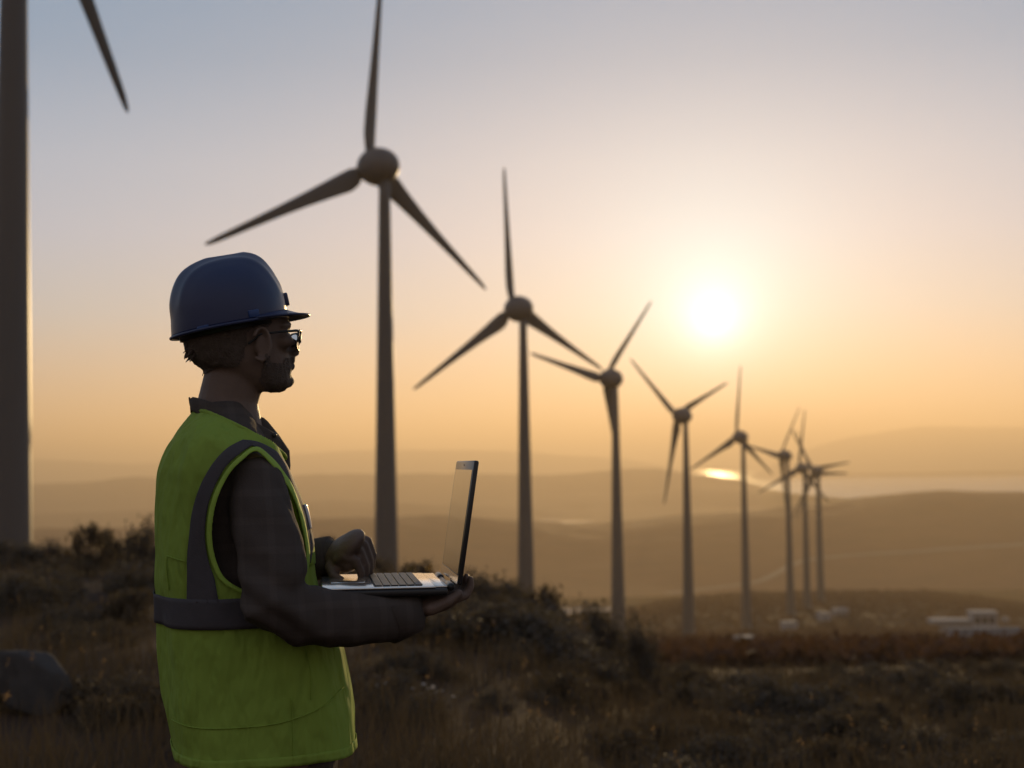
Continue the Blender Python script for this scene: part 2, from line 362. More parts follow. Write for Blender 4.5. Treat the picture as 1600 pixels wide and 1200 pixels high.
range_mesh('mountains', 11800, 1100, [(-1200, 722), (-300, 716), (50, 715), (200, 722), (360, 712), (480, 706), (600, 701), (700, 703), (830, 708), (920, 716), (1000, 726), (1080, 742)], MT['mount'], 22)
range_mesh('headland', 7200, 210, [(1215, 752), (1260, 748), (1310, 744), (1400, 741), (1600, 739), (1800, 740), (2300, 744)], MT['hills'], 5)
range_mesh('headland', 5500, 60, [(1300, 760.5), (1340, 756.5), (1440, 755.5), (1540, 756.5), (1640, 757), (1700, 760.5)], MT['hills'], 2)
LG = [(1192, 767), (1230, 774), (1270, 779), (1320, 784), (1500, 785), (1700, 785), (2400, 785), (2500, 751.5), (1900, 751.5), (1500, 751.5), (1300, 751.5), (1240, 753), (1205, 760)]
V = []
for u, v in LG:
    v2 = v-(u-800)*-.0105*.6; d = 84.*K*FPX/(v-725); V.append(((u-800)/FPX*d, d, EYE-84.*K))
me = bpy.data.meshes.new('lagoon'); me.from_pydata(V, [], [list(range(len(V)))]); me.materials.append(MT['sea']); tag(link(bpy.data.objects.new('lagoon', me)), kind='structure')
V = [(-26000*K, -5500*K, SEA), (26000*K, -5500*K, SEA), (26000*K, 26000*K, SEA), (-26000*K, 26000*K, SEA)]
tag(mesh_np('sea', V, [(0, 1, 2, 3)], MT['sea'], smooth=False), kind='structure')
def lake(u0, u1, d, dd, zz):
    d *= K; dd *= K
    pts = [(((u0+u1)/2-800)/FPX*d, d)]; rx = (u1-u0)/2/FPX*d; n = 40; V = [(*pts[0], zz)]
    for k in range(n):
        t = 2*PI*k/n; r = 1+.18*math.sin(3*t+1)+.1*math.sin(5*t)
        V.append((pts[0][0]+rx*r*math.cos(t), d+dd*r*math.sin(t), zz))
    tag(mesh_np('lake', V, [(0, 1+k, 1+(k+1) % n) for k in range(n)], MT['lake'], smooth=False), kind='structure')
lake(868, 922, 3380, 90, EYE-137.6*K); lake(76, 118, 3800, 60, EYE-137.6*K)

def hit(u, v, zf, d0=3., d1=2600., n=6000):
    r = ray(u, v); r = r/r[1]; t = np.geomspace(d0, d1, n); P = CAM+t[:, None]*r; z = zf(P[:, 0], P[:, 1])
    k = np.argmax(P[:, 2] < z)
    return np.array([P[k, 0], P[k, 1], z[k]])
# pale track winding up the brown hill
pts = [hit(u, v, hills_z, 1450*K, 3000*K) for u, v in ((1040, 928), (1100, 921), (1150, 915), (1185, 909), (1210, 898), (1235, 884), (1262, 876), (1300, 871), (1380, 865), (1480, 858), (1620, 850))]
pl = catmull(pts, 14); tan = np.gradient(pl, axis=0); nx = np.stack([tan[:, 1], -tan[:, 0]], 1); nx /= np.linalg.norm(nx, axis=1)[:, None]
W = 5.*K
V = []
for q in (-1, 1):
    xy = pl[:, :2]+q*nx*W; V.append(np.column_stack([xy, hills_z(xy[:, 0], xy[:, 1])+1.0]))
n = len(pl); V = np.concatenate(V)
tag(mesh_np('dirt_road', V, [(k, k+1, n+k+1, n+k) for k in range(n-1)], MT['road']), kind='structure')

# ------------------------------------------------------------------ wind turbines
def blade_mesh():
    secs = []
    for r, ch, th, tw in ((1.0, 1.9, 1.9, 30), (2.3, 2.0, 1.8, 28), (4.0, 3.6, 1.35, 24), (6.0, 3.95, 1.0, 20), (10, 3.3, .76, 13), (15, 2.6, .56, 9), (21, 2.0, .42, 6), (28, 1.5, .30, 4), (33, 1.2, .22, 3), (36, .95, .16, 2), (37.5, .6, .1, 2), (38, .12, .03, 2)):
        ring = []; a = R_(tw); f = min(1, max(0, (r-1.5)/3.5))
        for k in range(24):
            t = 2*PI*k/24; cx = math.cos(t); sy = math.sin(t)
            thick = th/2*sy*(1-f+f*(.62+.38*cx)*1.25)
            x = ch*(cx*.5-.17*f); y = thick
            ring.append((x*math.cos(a)-y*math.sin(a), x*math.sin(a)+y*math.cos(a)-.012*r*0, r))
        secs.append(ring)
    bm = bmesh.new(); add_loft(bm, secs); me = bpy.data.meshes.new('blade')
    bmesh.ops.recalc_face_normals(bm, faces=bm.faces[:]); bm.to_mesh(me); bm.free()
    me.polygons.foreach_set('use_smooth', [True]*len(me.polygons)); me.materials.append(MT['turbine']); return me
def lathe_mesh(name, prof, mat, seg=48, axis='y'):
    rings = []
    for s, r in prof:
        ring = []
        for k in range(seg):
            t = 2*PI*k/seg
            ring.append((r*math.cos(t), s, r*math.sin(t)) if axis == 'y' else (r*math.cos(t), r*math.sin(t), s))
        rings.append(ring)
    bm = bmesh.new(); add_loft(bm, rings); me = bpy.data.meshes.new(name); bmesh.ops.recalc_face_normals(bm, faces=bm.faces[:]); bm.to_mesh(me); bm.free()
    me.polygons.foreach_set('use_smooth', [True]*len(me.polygons)); me.materials.append(mat); return me
ME_blade = blade_mesh()
# egg: y=0 is the rotor plane, +y the nose, -y the tail
def egg(y): return 3.5*math.sqrt(max(0, 1-((y+2.7)/4.65)**2))
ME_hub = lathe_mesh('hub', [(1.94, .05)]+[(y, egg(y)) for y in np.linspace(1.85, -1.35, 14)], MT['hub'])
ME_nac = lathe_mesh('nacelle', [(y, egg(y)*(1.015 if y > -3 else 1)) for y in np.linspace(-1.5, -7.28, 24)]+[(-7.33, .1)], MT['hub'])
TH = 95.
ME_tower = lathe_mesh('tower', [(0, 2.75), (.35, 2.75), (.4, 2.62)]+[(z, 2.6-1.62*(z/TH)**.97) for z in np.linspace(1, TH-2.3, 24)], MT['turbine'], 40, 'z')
bm = bmesh.new(); add_box(bm, (-.55, -2.72, 1.2), (.55, -2.5, 3.6), None, .05); add_box(bm, (-.7, -3.6, 0), (.7, -2.6, 1.15), None, .03)
ME_door = bpy.data.meshes.new('door'); bm.to_mesh(ME_door); bm.free(); ME_door.materials.append(MT['door'])
TURB = [  # rotor centre (x, depth, height above the eye), yaw, rotor angle, label
    ((-55.0, 150, 75.0), 44, 32., 'nearest wind turbine at far left, thick dark tower and one blade tip showing'),
    ((-26.2, 262.2, 55.4), 44, 2.4, 'tall dark wind turbine right behind the man, upper blade reaching the picture top'),
    ((.3, 380.6, 41.6), 39, -6.2, 'brown wind turbine just right of the laptop, one blade pointing straight up'),
    ((32.2, 491.7, 29.2), 46, 40.8, 'wind turbine with one blade hanging in line with its tower, left of the sun'),
    ((69.6, 600.7, 19.7), 44, 66.8, 'wind turbine in a Y pose below the sun, blade hanging beside its tower'),
    ((118.7, 754.5, 13.2), 40, 2.9, 'hazy wind turbine just right of the bright sun glint on the water'),
    ((158.8, 844.8, 3.4), 52, 38.6, 'small hazy wind turbine with a blade raised right, just left of far trio'),
    ((183., 911.3, -4.5), 36, 6.6, 'leftmost of the far overlapping turbine trio, one blade upright'),
    ((215.3, 1019.8, -6.8), 34, 81.7, 'far overlapping trio turbine with one long blade pointing up to the right'),
    ((271.2-50, 1265.9-215, -12.8+3), 34, 90.2, 'lowest of the far overlapping turbine trio, one blade lying level to the right'),
]
proto = None
for k, ((hx, hy, hz_), al, th, lab) in enumerate(TURB):
    al = R_(al); ax = Vector((-math.sin(al), math.cos(al), 0)); tilt = R_(5)
    tw = Vector((hx, hy, EYE+hz_))-ax*4.5; gz = float(ground_xy(tw.x, tw.y))-.3
    root = empty('wind_turbine', (tw.x, tw.y, gz), al); tag(root, lab, 'wind turbine', 'wind turbines in a row down the ridge')
    H = tw.z-gz; s = H/TH
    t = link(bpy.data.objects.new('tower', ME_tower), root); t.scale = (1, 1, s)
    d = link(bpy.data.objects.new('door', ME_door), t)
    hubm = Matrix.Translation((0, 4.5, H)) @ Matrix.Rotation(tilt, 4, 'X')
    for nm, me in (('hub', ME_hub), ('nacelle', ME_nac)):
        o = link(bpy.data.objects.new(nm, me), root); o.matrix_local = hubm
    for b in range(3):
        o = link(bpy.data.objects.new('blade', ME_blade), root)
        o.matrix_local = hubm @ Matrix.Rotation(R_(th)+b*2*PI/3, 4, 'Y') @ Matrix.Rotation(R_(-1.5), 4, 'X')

# ------------------------------------------------------------------ transformer cabins and the white building on the ridge
def cabin(u, v, wpx, hpx, label, d=None):
    p = hit(u, v, ground_xy, 60) if d is None else np.array([(u-800)/FPX*d, d, 0]); D = p[1]
    if d is not None: p[2] = float(ground_xy(p[0], p[1]))
    wd = wpx/FPX*D; h = hpx/FPX*D; r = empty('transformer_cabin', p, R_(12)); tag(r, label, 'cabin', 'transformer cabins beside the turbines')
    bm = bmesh.new(); add_box(bm, (-wd/2, -wd*.35, -.6), (wd/2, wd*.35, h*.86), None, .05); obj_bm('wall', bm, MT['white'], r, False)
    bm = bmesh.new(); add_box(bm, (-wd*.55, -wd*.4, h*.865), (wd*.55, wd*.4, h), None, .05); obj_bm('roof', bm, MT['roof'], r, False)
    bm = bmesh.new(); add_box(bm, (-wd*.2, -wd*.35-.06, 0), (wd*.16, -wd*.35-.004, h*.66), None, .02); obj_bm('door', bm, MT['door'], r, False)
cabin(1163, 1010, 26, 16, 'small pale cabin at the foot of the turbine beside the sun glint')
cabin(1233, 988, 22, 17, 'small pale cabin just right of the tower left of the far trio')
cabin(1287, 970, 19, 13, 'small pale cabin directly below the far turbine trio')
cabin(1313, 962, 22, 11, 'small pale cabin farthest right, right of the far turbine trio')
p = hit(1520, 992, ground_xy, 60); D = p[1]; k = D/FPX
B = empty('service_building', p, R_(-4)); tag(B, 'white flat roofed service building on the dark ridge at the right edge', 'building')
def part(nm, mat, parent, boxes, bev=.06):
    bm = bmesh.new()
    for lo, hi in boxes: add_box(bm, [c*k for c in lo], [c*k for c in hi], None, bev*1)
    return obj_bm(nm, bm, mat, parent, False)
wl = part('wall', MT['white'], B, [((0, 0, -4), (38, 30, 32))]); part('wall', MT['white'], B, [((-44, 6, -4), (-.2, 30, 16))])
part('roof', MT['roof'], B, [((-1.5, -1.5, 32.1), (39.5, 31.5, 35))]); part('roof', MT['roof'], B, [((-62, 2, 16.2), (-1.6, 32, 23))])
for xx in (4, 15, 26): part('window', MT['glass'], B, [((xx, -.35, 17), (xx+8, -.05, 27))], .01)
for xx in (5, 25): part('window', MT['glass'], B, [((xx, -.35, 3), (xx+8, -.05, 12))], .01)
part('door', MT['door'], B, [((15.5, -.35, -2), (21, -.05, 11))], .01)
for xx in (-36, -20): part('window', MT['glass'], B, [((xx, 5.6, 4), (xx+9, 5.95, 11))], .01)
B2 = empty('shed', hit(1572, 973, ground_xy, 60)); B2.location.y += 0; tag(B2, 'small pale shed just right of the white service building', 'shed')
part('wall', MT['white'], B2, [((-7, 0, -4), (7, 9, 8))]); part('roof', MT['roof'], B2, [((-8, -1, 8.1), (8, 10, 10.5))]); part('door', MT['door'], B2, [((-2, -.3, -3), (3, -.05, 6))], .01)
B3 = empty('boundary_wall', hit(1538, 1003, ground_xy, 60)); tag(B3, 'low white wall in front of the white service building', 'wall')
part('wall', MT['white'], B3, [((-19, 0, -4), (19, 2, 6))]); part('coping', MT['roof'], B3, [((-19.4, -.4, 6.1), (19.4, 2.4, 7.2))])
bm = bmesh.new()
r = empty('hut', hit(904, 947, ground_xy, 90)); k = r.location.y/FPX; tag(r, 'tiny pale hut beyond the bushes between the two central turbine towers', 'hut')
part('wall', MT['white'], r, [((-12, 0, -5), (12, 8, 8))]); part('roof', MT['roof'], r, [((-13.5, -1.5, 8.1), (13.5, 9.5, 11))])

# ------------------------------------------------------------------ vegetation
def leaf_cloud(n, size, clumps, spread, seed, lift=.0):
    g = np.random.default_rng(seed); c = g.normal(0, 1, (clumps, 3)); c /= np.linalg.norm(c, axis=1)[:, None]
    c *= (.35+.65*g.random((clumps, 1))**.5); c[:, 2] = np.abs(c[:, 2])*.95+.1; c[:, :2] *= .9
    w = g.random(clumps)**1.5+.15; idx = g.choice(clumps, n, p=w/w.sum())
    P = c[idx]+g.normal(0, spread, (n, 3))*(.5+g.random((clumps, 1))[idx]); P[:, 2] = np.maximum(P[:, 2], .02)
    P[:, 2] *= 1/np.percentile(P[:, 2], 99.5)
    a = g.normal(0, 1, (n, 3)); a[:, 2] += lift; a /= np.linalg.norm(a, axis=1)[:, None]; b = np.cross(a, g.normal(0, 1, (n, 3))); b /= np.linalg.norm(b, axis=1)[:, None]
    s = size*(.55+.9*g.random((n, 1))); L_ = a*s; W_ = b*s*.42
    V = np.stack([P-L_, P+W_*.9, P+L_, P-W_*.9], 1).reshape(-1, 3); return V, np.arange(4*n).reshape(-1, 4), c
def shrub_proto(seed, n, size, clumps, spread, mat):
    V, F, c = leaf_cloud(n, size, clumps, spread, seed)
    o = mesh_np('foliage', V, F, mat, None, False); me = o.data; bpy.data.objects.remove(o)
    bm = bmesh.new()
    for q in c[:: max(1, len(c)//16)]:
        m_ = q*np.array([.45, .45, .5])+np.array([0, 0, -.05])+np.random.default_rng(seed).normal(0, .05, 3)
        add_tube(bm, [np.array([q[0]*.06, q[1]*.06, -.08]), m_, q*1.02], [.03, .018, .006], 5, False)
    ms = bpy.data.meshes.new('stems'); bm.to_mesh(ms); bm.free(); ms.materials.append(MT['stem'])
    return me, ms
PROTO = [shrub_proto(1, 3200, .055, 34, .13, MT['leafA']), shrub_proto(2, 2600, .06, 26, .12, MT['leafB']), shrub_proto(3, 3600, .05, 44, .11, MT['leafA']), shrub_proto(4, 1500, .06, 30, .09, MT['leafB'])]
def shrub(x, y, rad, h, kind, label, group, rz=None):
    r = empty('shrub', (x, y, float(ground_xy(x, y))-.04), random.uniform(0, 6.28) if rz is None else rz); r.scale = (rad, rad, h)
    tag(r, label, 'bush', group); a, b = PROTO[kind]
    f = link(bpy.data.objects.new('foliage', a), r); link(bpy.data.objects.new('stem', b), r); return r
CREST = [  # u, v of the top, width px, distance, kind, label
    (10, 846, 120, 27, 0, 'dark low bush at the foot of the nearest tower at the left edge'),
    (78, 845, 110, 28, 2, 'flat dark bush just right of the nearest tower foot'),
    (136, 818, 84, 25, 3, 'twiggy open bush with sprigs against the pale valley, left of the man'),
    (176, 828, 60, 26, 1, 'small bush between the twiggy one and the dense one left of the man'),
    (222, 813, 84, 24, 2, 'dense round bush touching the back of the green vest'),
    (512, 838, 60, 25, 3, 'bush tips showing between the vest front and the raised hand'),
    (575, 862, 70, 26, 1, 'dark bush at the foot of the tower behind the man'),
    (655, 876, 90, 22, 3, 'bush dotted with small yellow flowers above the laptop keyboard'),
    (752, 892, 120, 24, 2, 'rounded bush just right of the laptop hinge'),
    (800, 908, 90, 27, 0, 'low bush at the foot of the central turbine tower'),
    (860, 918, 90, 24, 1, 'bush with pointed top right of the central tower foot'),
    (930, 945, 110, 26, 0, 'low wide bush left of the foot of the tower with the hanging blade'),
    (1000, 962, 80, 22, 2, 'dim bush at the end of the near crest, right of the hanging blade tower'),
]
for u, v, wpx, d, kd, lab in CREST:
    p = ray(u, v); p = CAM+p/p[1]*d; g = float(ground_xy(p[0], p[1])); h = max(.35, p[2]-g+.05)
    s_ = shrub(p[0], p[1], wpx/2/FPX*d*1.15, h, kd, lab, 'bushes along the near crest')
    if 'yellow' in lab:
        for (uu, vv) in ((640, 890), (646, 887), (667, 888), (674, 884), (673, 890), (668, 897), (652, 893), (690, 889)):
            bm = bmesh.new(); q = ray(uu, vv); q = CAM+q/q[1]*(d-.35+random.uniform(-.2, .2))
            q = s_.matrix_basis.inverted() @ Vector(q)
            for j in range(7):
                a = Vector((random.gauss(0, 1), random.gauss(0, 1), random.gauss(0, 1))).normalized(); b = a.orthogonal().normalized()
                m4 = Matrix.Diagonal((.018/s_.scale[0], .018/s_.scale[1], .018/s_.scale[2], 1))
                vs = [bm.verts.new(q+m4.to_3x3() @ t) for t in (a*0, a*.7+b*.45, a*1.15, a*.7-b*.45)]; bm.faces.new(vs)
            obj_bm('flower', bm, MT['ypetal'], s_)
# scattered low scrub on the foreground slope
g = np.random.default_rng(21); cnt = 0
while cnt < 190:
    u = g.uniform(-80, 1690); d = math.exp(g.uniform(math.log(8.5), math.log(60)))
    if u < 900 and d > 24: continue
    if 290 < u < 480: continue
    x = (u-800)/FPX*d; h = g.uniform(.22, .52)*(1 if d > 14 else .55); rad = h*g.uniform(.9, 1.7)
    if fbm(np.array([x*.25]), np.array([d*.25+3]), o=2)[0] < -.5: continue
    shrub(x, d, rad, h, int(g.integers(0, 3)), 'low dark scrub bush on the shadowed slope below the crest', 'scrub bushes on the foreground slope'); cnt += 1
# far scrub covering the ridge, uncountable
n = 24000; g = np.random.default_rng(5); dd = np.exp(g.uniform(math.log(50), math.log(1430), n)); far = g.random(n) < .5; dd = np.where(far, g.uniform(250, 1430, n), dd); uu = g.uniform(880, 1760, n)
x = (uu-800)/FPX*dd; gz = ground_xy(x, dd); keep = fbm(x/(dd*.06+6), dd/(dd*.06+6)*.5, o=3) > -.7; x, dd, gz = x[keep], dd[keep], gz[keep]; n = len(x)
m_ = 14; sz = (.5+g.random(n)*.9)*(.55+dd/620.)
P = np.repeat(np.stack([x, dd, gz], 1), m_, 0); sr = np.repeat(sz, m_)
off = g.normal(0, 1, (n*m_, 3))*np.array([.6, .6, .35]); off[:, 2] = np.abs(off[:, 2])+.08; P = P+off*sr[:, None]
a = g.normal(0, 1, (n*m_, 3)); a /= np.linalg.norm(a, axis=1)[:, None]; b = np.cross(a, g.normal(0, 1, (n*m_, 3))); b /= np.linalg.norm(b, axis=1)[:, None]
s1 = (sr*.33)[:, None]; V = np.stack([P-a*s1, P+b*s1*.6, P+a*s1, P-b*s1*.6], 1).reshape(-1, 3)
tag(mesh_np('scrub', V, np.arange(len(V)).reshape(-1, 4), MT['scrub'], None, False), 'dark scrub covering the ridge around the turbine feet', 'scrub', kind='stuff')
# dry grass of the foreground
def grass(n, d0, d1, u0, u1, hmin, hmax, seed, wf):
    g = np.random.default_rng(seed); d = np.exp(g.uniform(math.log(d0), math.log(d1), n)); u = g.uniform(u0, u1, n); x = (u-800)/FPX*d
    cl = fbm(x*.9, d*.9, o=3); k = cl > g.uniform(-.9, .35, n); x, d, cl = x[k], d[k], cl[k]; n = len(x)
    z = ground_xy(x, d)-.01; h = g.uniform(hmin, hmax, n)*(.65+.5*np.clip(cl+.4, 0, 1)); w_ = wf*(.6+.8*g.random(n))*(.6+d/14)
    t = g.uniform(0, 2*PI, n); dx = np.cos(t); dy = np.sin(t); ln = h*g.uniform(.1, .55, n); t2 = t+PI/2+g.normal(0, .4, n); bx = np.cos(t2); by = np.sin(t2)
    B_ = np.stack([x, d, z], 1); side = np.stack([bx, by, 0*bx], 1)*w_[:, None]
    m1 = B_+np.stack([dx*ln*.3, dy*ln*.3, h*.55], 1); m2 = B_+np.stack([dx*ln, dy*ln, h], 1)
    V = np.stack([B_-side, B_+side, m1+side*.75, m1-side*.75, m2+side*.12, m2-side*.12], 1).reshape(-1, 3); i = np.arange(n)*6
    F = np.concatenate([np.stack([i, i+1, i+2, i+3], 1), np.stack([i+3, i+2, i+4, i+5], 1)]); return V, F
Vs = []; Fs = []; o_ = 0
for args in ((42000, 5.5, 26, -120, 1740, .12, .34, 31, .0022), (5000, 6., 22, -120, 1740, .3, .55, 32, .0016), (16000, 22, 60, 600, 1740, .15, .4, 33, .003), (7000, 2.2, 6, -500, 2100, .06, .2, 34, .002)):
    V, F = grass(*args); Vs.append(V); Fs.append(F+o_); o_ += len(V)
tag(mesh_np('grass', np.concatenate(Vs), np.concatenate(Fs), MT['grass'], None, False), 'dry grass over the dark foreground slope', 'grass', kind='stuff')
# golden seed heads on the tallest stalks
g = np.random.default_rng(77); n = 600; d = np.exp(g.uniform(math.log(6), math.log(40), n)); u = g.uniform(-100, 1720, n); x = (u-800)/FPX*d
k = (fbm(x*.8+5, d*.8, o=2) > -.1) & ((u > 560) | (d < 20)); x, d = x[k], d[k]; n = len(x); z = ground_xy(x, d)+g.uniform(.2, .5, n)
P = np.repeat(np.stack([x, d, z], 1), 5, 0)+g.normal(0, 1, (n*5, 3))*np.array([.006, .006, .018]); a = g.normal(0, 1, (n*5, 3)); a[:, 2] += 1; a /= np.linalg.norm(a, axis=1)[:, None]
b = np.cross(a, g.normal(0, 1, (n*5, 3))); b /= np.linalg.norm(b, axis=1)[:, None]; V = np.stack([P-a*.011, P+b*.004, P+a*.011, P-b*.004], 1).reshape(-1, 3)
tag(mesh_np('seed_heads', V, np.arange(len(V)).reshape(-1, 4), MT['seed'], None, False), 'dry golden seed heads over the foreground grass', 'grass', kind='stuff')
# boulder
def rock(u, v, wpx, hpx, label, seed):
    p = hit(u, v, ground_xy, 4); D = p[1]; bm = bmesh.new(); bmesh.ops.create_icosphere(bm, subdivisions=4, radius=1)
    P = np.array([v_.co for v_ in bm.verts]); q = fbm(P[:, 0]*1.3+seed, P[:, 1]*1.3, P[:, 2]*1.3, 4)
    st = np.round((P[:, 2]+.2*q)*3)/3
    P = P*(1+.28*q)[:, None]; P[:, 2] = P[:, 2]*.7+.3*st
    gg = np.random.default_rng(seed)
    for _ in range(16):
        nn_ = gg.normal(0, 1, 3); nn_ /= np.linalg.norm(nn_); dd_ = P@nn_-gg.uniform(.55, .85); P = P-np.maximum(dd_, 0)[:, None]*nn_*.92
    P[:, 0] -= .28*np.maximum(P[:, 2], 0)
    for v_, c in zip(bm.verts, P): v_.co = (c[0]*wpx/2/FPX*D, c[1]*wpx/2.4/FPX*D, (c[2]+.55)*hpx/1.6/FPX*D)
    o = obj_bm('boulder', bm, MT['rock'], None, True); o.location = p; tag(o, label, 'rock'); return o
rock(62, 1112, 118, 112, 'large dim grey boulder in the grass at the lower left', 3)
rock(500, 1118, 60, 36, 'small dark stone in the grass behind the vest hem', 8)
# white flowers
def flower_plant(u, v, n, wpx, hpx, label, seed):
    p = hit(u, v, ground_xy, 5); D = p[1]; r = empty('flowering_plant', p); tag(r, label, 'flowers', 'white flowers in the foreground grass'); g = np.random.default_rng(seed)
    bs = bmesh.new()
    for k in range(n):
        q = np.array([g.normal(0, .3)*wpx/FPX*D, g.normal(0, .12), abs(g.normal(.6, .25))*hpx/FPX*D])
        add_tube(bs, [np.array([q[0]*.5, q[1]*.5, -.02]), q*np.array([.8, .8, .6]), q], [.0025, .002, .0015], 5, False)
        bm = bmesh.new(); tl = Vector((g.normal(0, .5), g.normal(-.4, .5), 1)).normalized(); a = tl.orthogonal().normalized(); b = tl.cross(a)
        s_ = g.uniform(.008, .016)
        for j in range(6):
            t = j*PI/3; e = a*math.cos(t)+b*math.sin(t); f = tl.cross(e)
            vs = [bm.verts.new(Vector(q)+c*s_) for c in (e*.1, e*.65+f*.34+tl*.1, e*1.1+tl*.2, e*.65-f*.34+tl*.1)]; bm.faces.new(vs)
        obj_bm('blossom', bm, MT['petal'], r)
    obj_bm('stem', bs, MT['stem'], r)
flower_plant(628, 1108, 34, 130, 40, 'wide clump of small white flowers right of the vest hem', 4)
flower_plant(846, 1075, 4, 20, 30, 'pair of white blossoms alone in the grass below the bushes', 5)
flower_plant(1050, 1100, 3, 20, 25, 'few pale blossoms in the grass toward the right of the slope', 6)
# ------------------------------------------------------------------ the man
PSI = R_(18); PF = np.array([math.cos(PSI), math.sin(PSI), 0]); PL = np.array([-math.sin(PSI), math.cos(PSI), 0])
P0 = np.array([(372-800)/FPX*2.78, 2.78, 0.]); P0[2] = float(ground_xy(P0[0], P0[1]))
man = empty('person', P0, PSI); tag(man, 'man in navy hard hat, glasses and lime green vest holding a laptop', 'person')
def toP(w): q = np.asarray(w)-P0; return np.stack([q@PF, q@PL, q[..., 2]], -1)
def toW(p): p = np.asarray(p, float); return P0+p[..., 0:1]*PF+p[..., 1:2]*PL+p[..., 2:3]*np.array([0, 0, 1.])
def pix(u, v, Y=0.):
    r = ray(u, v); t = (Y-(CAM-P0)@PL)/(r@PL); return toP(CAM+t*r)
def px(u, v, Y=0.): return pix(u, v, Y)[0]
def pz(v, Y=0., u=372): return pix(u, v, Y)[2]
def tubes(lst, seg=14):
    bm = bmesh.new()
    for pts, rad, *fl in lst: add_tube(bm, pts, rad, seg, True, fl[0] if fl else None)
    return bm
def bake(name, bm, mods, mat, parent):
    o = obj_bm(name, bm, mat, None)
    for kind, kw in mods:
        m = o.modifiers.new(kind.lower(), kind)
        for a, b in kw.items(): setattr(m, a, b)
    dg = bpy.context.evaluated_depsgraph_get(); me = bpy.data.meshes.new_from_object(o.evaluated_get(dg))
    old = o.data; bpy.data.objects.remove(o); bpy.data.meshes.remove(old)
    me.name = name; me.polygons.foreach_set('use_smooth', [True]*len(me.polygons))
    if not me.materials: me.materials.append(mat)
    return link(bpy.data.objects.new(name, me), parent)
def co_np(me):
    a = np.empty(len(me.vertices)*3, np.float32); me.vertices.foreach_get('co', a); return a.reshape(-1, 3).astype(float)
def nor_np(me):
    a = np.empty(len(me.vertices)*3, np.float32); me.vertex_normals.foreach_get('vector', a); return a.reshape(-1, 3).astype(float)
def displace(o, fn):
    me = o.data; c = co_np(me); n = nor_np(me); c = c+n*fn(c)[:, None]; me.vertices.foreach_set('co', c.astype(np.float32).ravel()); me.update()

# torso sections from hem to neck: picture row, left, right outline, half width across the shoulders
SEC = [(1171, 258, 557, 0.205), (1160, 257, 557, 0.205), (1140, 255, 557, 0.205), (1110, 249, 557, 0.203), (1080, 245, 553, 0.2), (1050, 243, 549, 0.198), (1010, 240, 543, 0.195), (970, 238, 524, 0.193), (930, 235, 508, 0.193), (900, 230, 502, 0.195), (850, 227, 497, 0.2), (800, 225, 487, 0.207), (760, 226, 474, 0.21), (735, 229, 464, 0.208), (710, 239, 452, 0.2), (690, 250, 442, 0.186), (670, 267, 428, 0.158), (655, 284, 415, 0.125), (645, 296, 405, 0.1), (632, 303, 398, 0.082), (620, 309, 394, 0.07)]
_z = []; _cx = []; _a = []; _b = []
for v, l, r, b in SEC:
    xl = px(l, v); xr = px(r, v); h = (xr-xl)/2*math.cos(PSI); a2 = h*h-(b*math.sin(PSI))**2
    _z.append(pz(v)); _cx.append((xl+xr)/2); _a.append(math.sqrt(max(a2, .04**2))/math.cos(PSI)); _b.append(b)
_o = np.argsort(_z); _z = np.array(_z)[_o]; _cx = np.array(_cx)[_o]; _a = np.array(_a)[_o]; _b = np.array(_b)[_o]
def smooth_tab(t):
    zz = np.linspace(_z[0], _z[-1], 240); y = np.interp(zz, _z, t); k = np.hanning(15); k /= k.sum(); yp = np.pad(y, 7, mode='edge'); return zz, np.convolve(yp, k, 'valid')
ZZ, CXT = smooth_tab(_cx); _, AT = smooth_tab(_a); _, BT = smooth_tab(_b)
EXPO = 2.25
def torso(z): return np.interp(z, ZZ, CXT), np.interp(z, ZZ, AT), np.interp(z, ZZ, BT)
def torso_pt(z, th, off=0.):
    cx, a, b = torso(z); c = np.cos(th); s = np.sin(th)
    return np.stack([cx+(a+off)*np.sign(c)*np.abs(c)**(2/EXPO), (b+off)*np.sign(s)*np.abs(s)**(2/EXPO), z+0*th], -1)
def vest_cast(u, v, off=0.004):
    """point of the vest surface seen at a picture point"""
    r = ray(u, v); t = np.linspace(2.2, 3.3, 2200); P = toP(CAM+t[:, None]*r); cx, a, b = torso(P[:, 2])
    f = (np.abs((P[:, 0]-cx)/(a+off))**EXPO+np.abs(P[:, 1]/(b+off))**EXPO)-1; f[(P[:, 2] > ZZ[-1]) | (P[:, 2] < ZZ[0]-.01)] = 1
    k = np.argmax(f < 0) if (f < 0).any() else np.argmin(f)
    return P[k]
def fold(P):  # cloth folds shared by vest and bands
    x, y, z = P[:, 0], P[:, 1], P[:, 2]
    low = 1-sstep(1.0, 1.25, z)
    f = .011*fbm(x*7+y*3, y*7, z*1.8, 3)+low*.017*vnoise(x*8-z*6, y*8, z*6+x*5)+.004*vnoise(x*14+z*4, y*14, z*3)*(1-low)+.003*fbm(x*18, y*18, z*12, 2)
    f = f+.012*np.exp(-((np.mod(x*.8+z*.6+.05*vnoise(x*6, z*6), .19)-.09)/.026)**2)*low*(.5+.5*vnoise(x*5+3, y*5, z*5))
    return f*sstep(1.60, 1.45, z) if False else f
HOLE = [(397, 703), (378, 716), (360, 735), (347, 758), (338, 786), (333, 818), (333, 850), (339, 880), (352, 905), (378, 922), (410, 928), (445, 920), (470, 900), (478, 870), (474, 838), (464, 800), (452, 772), (436, 744), (416, 718)]
HC = catmull(HOLE, 6, True)
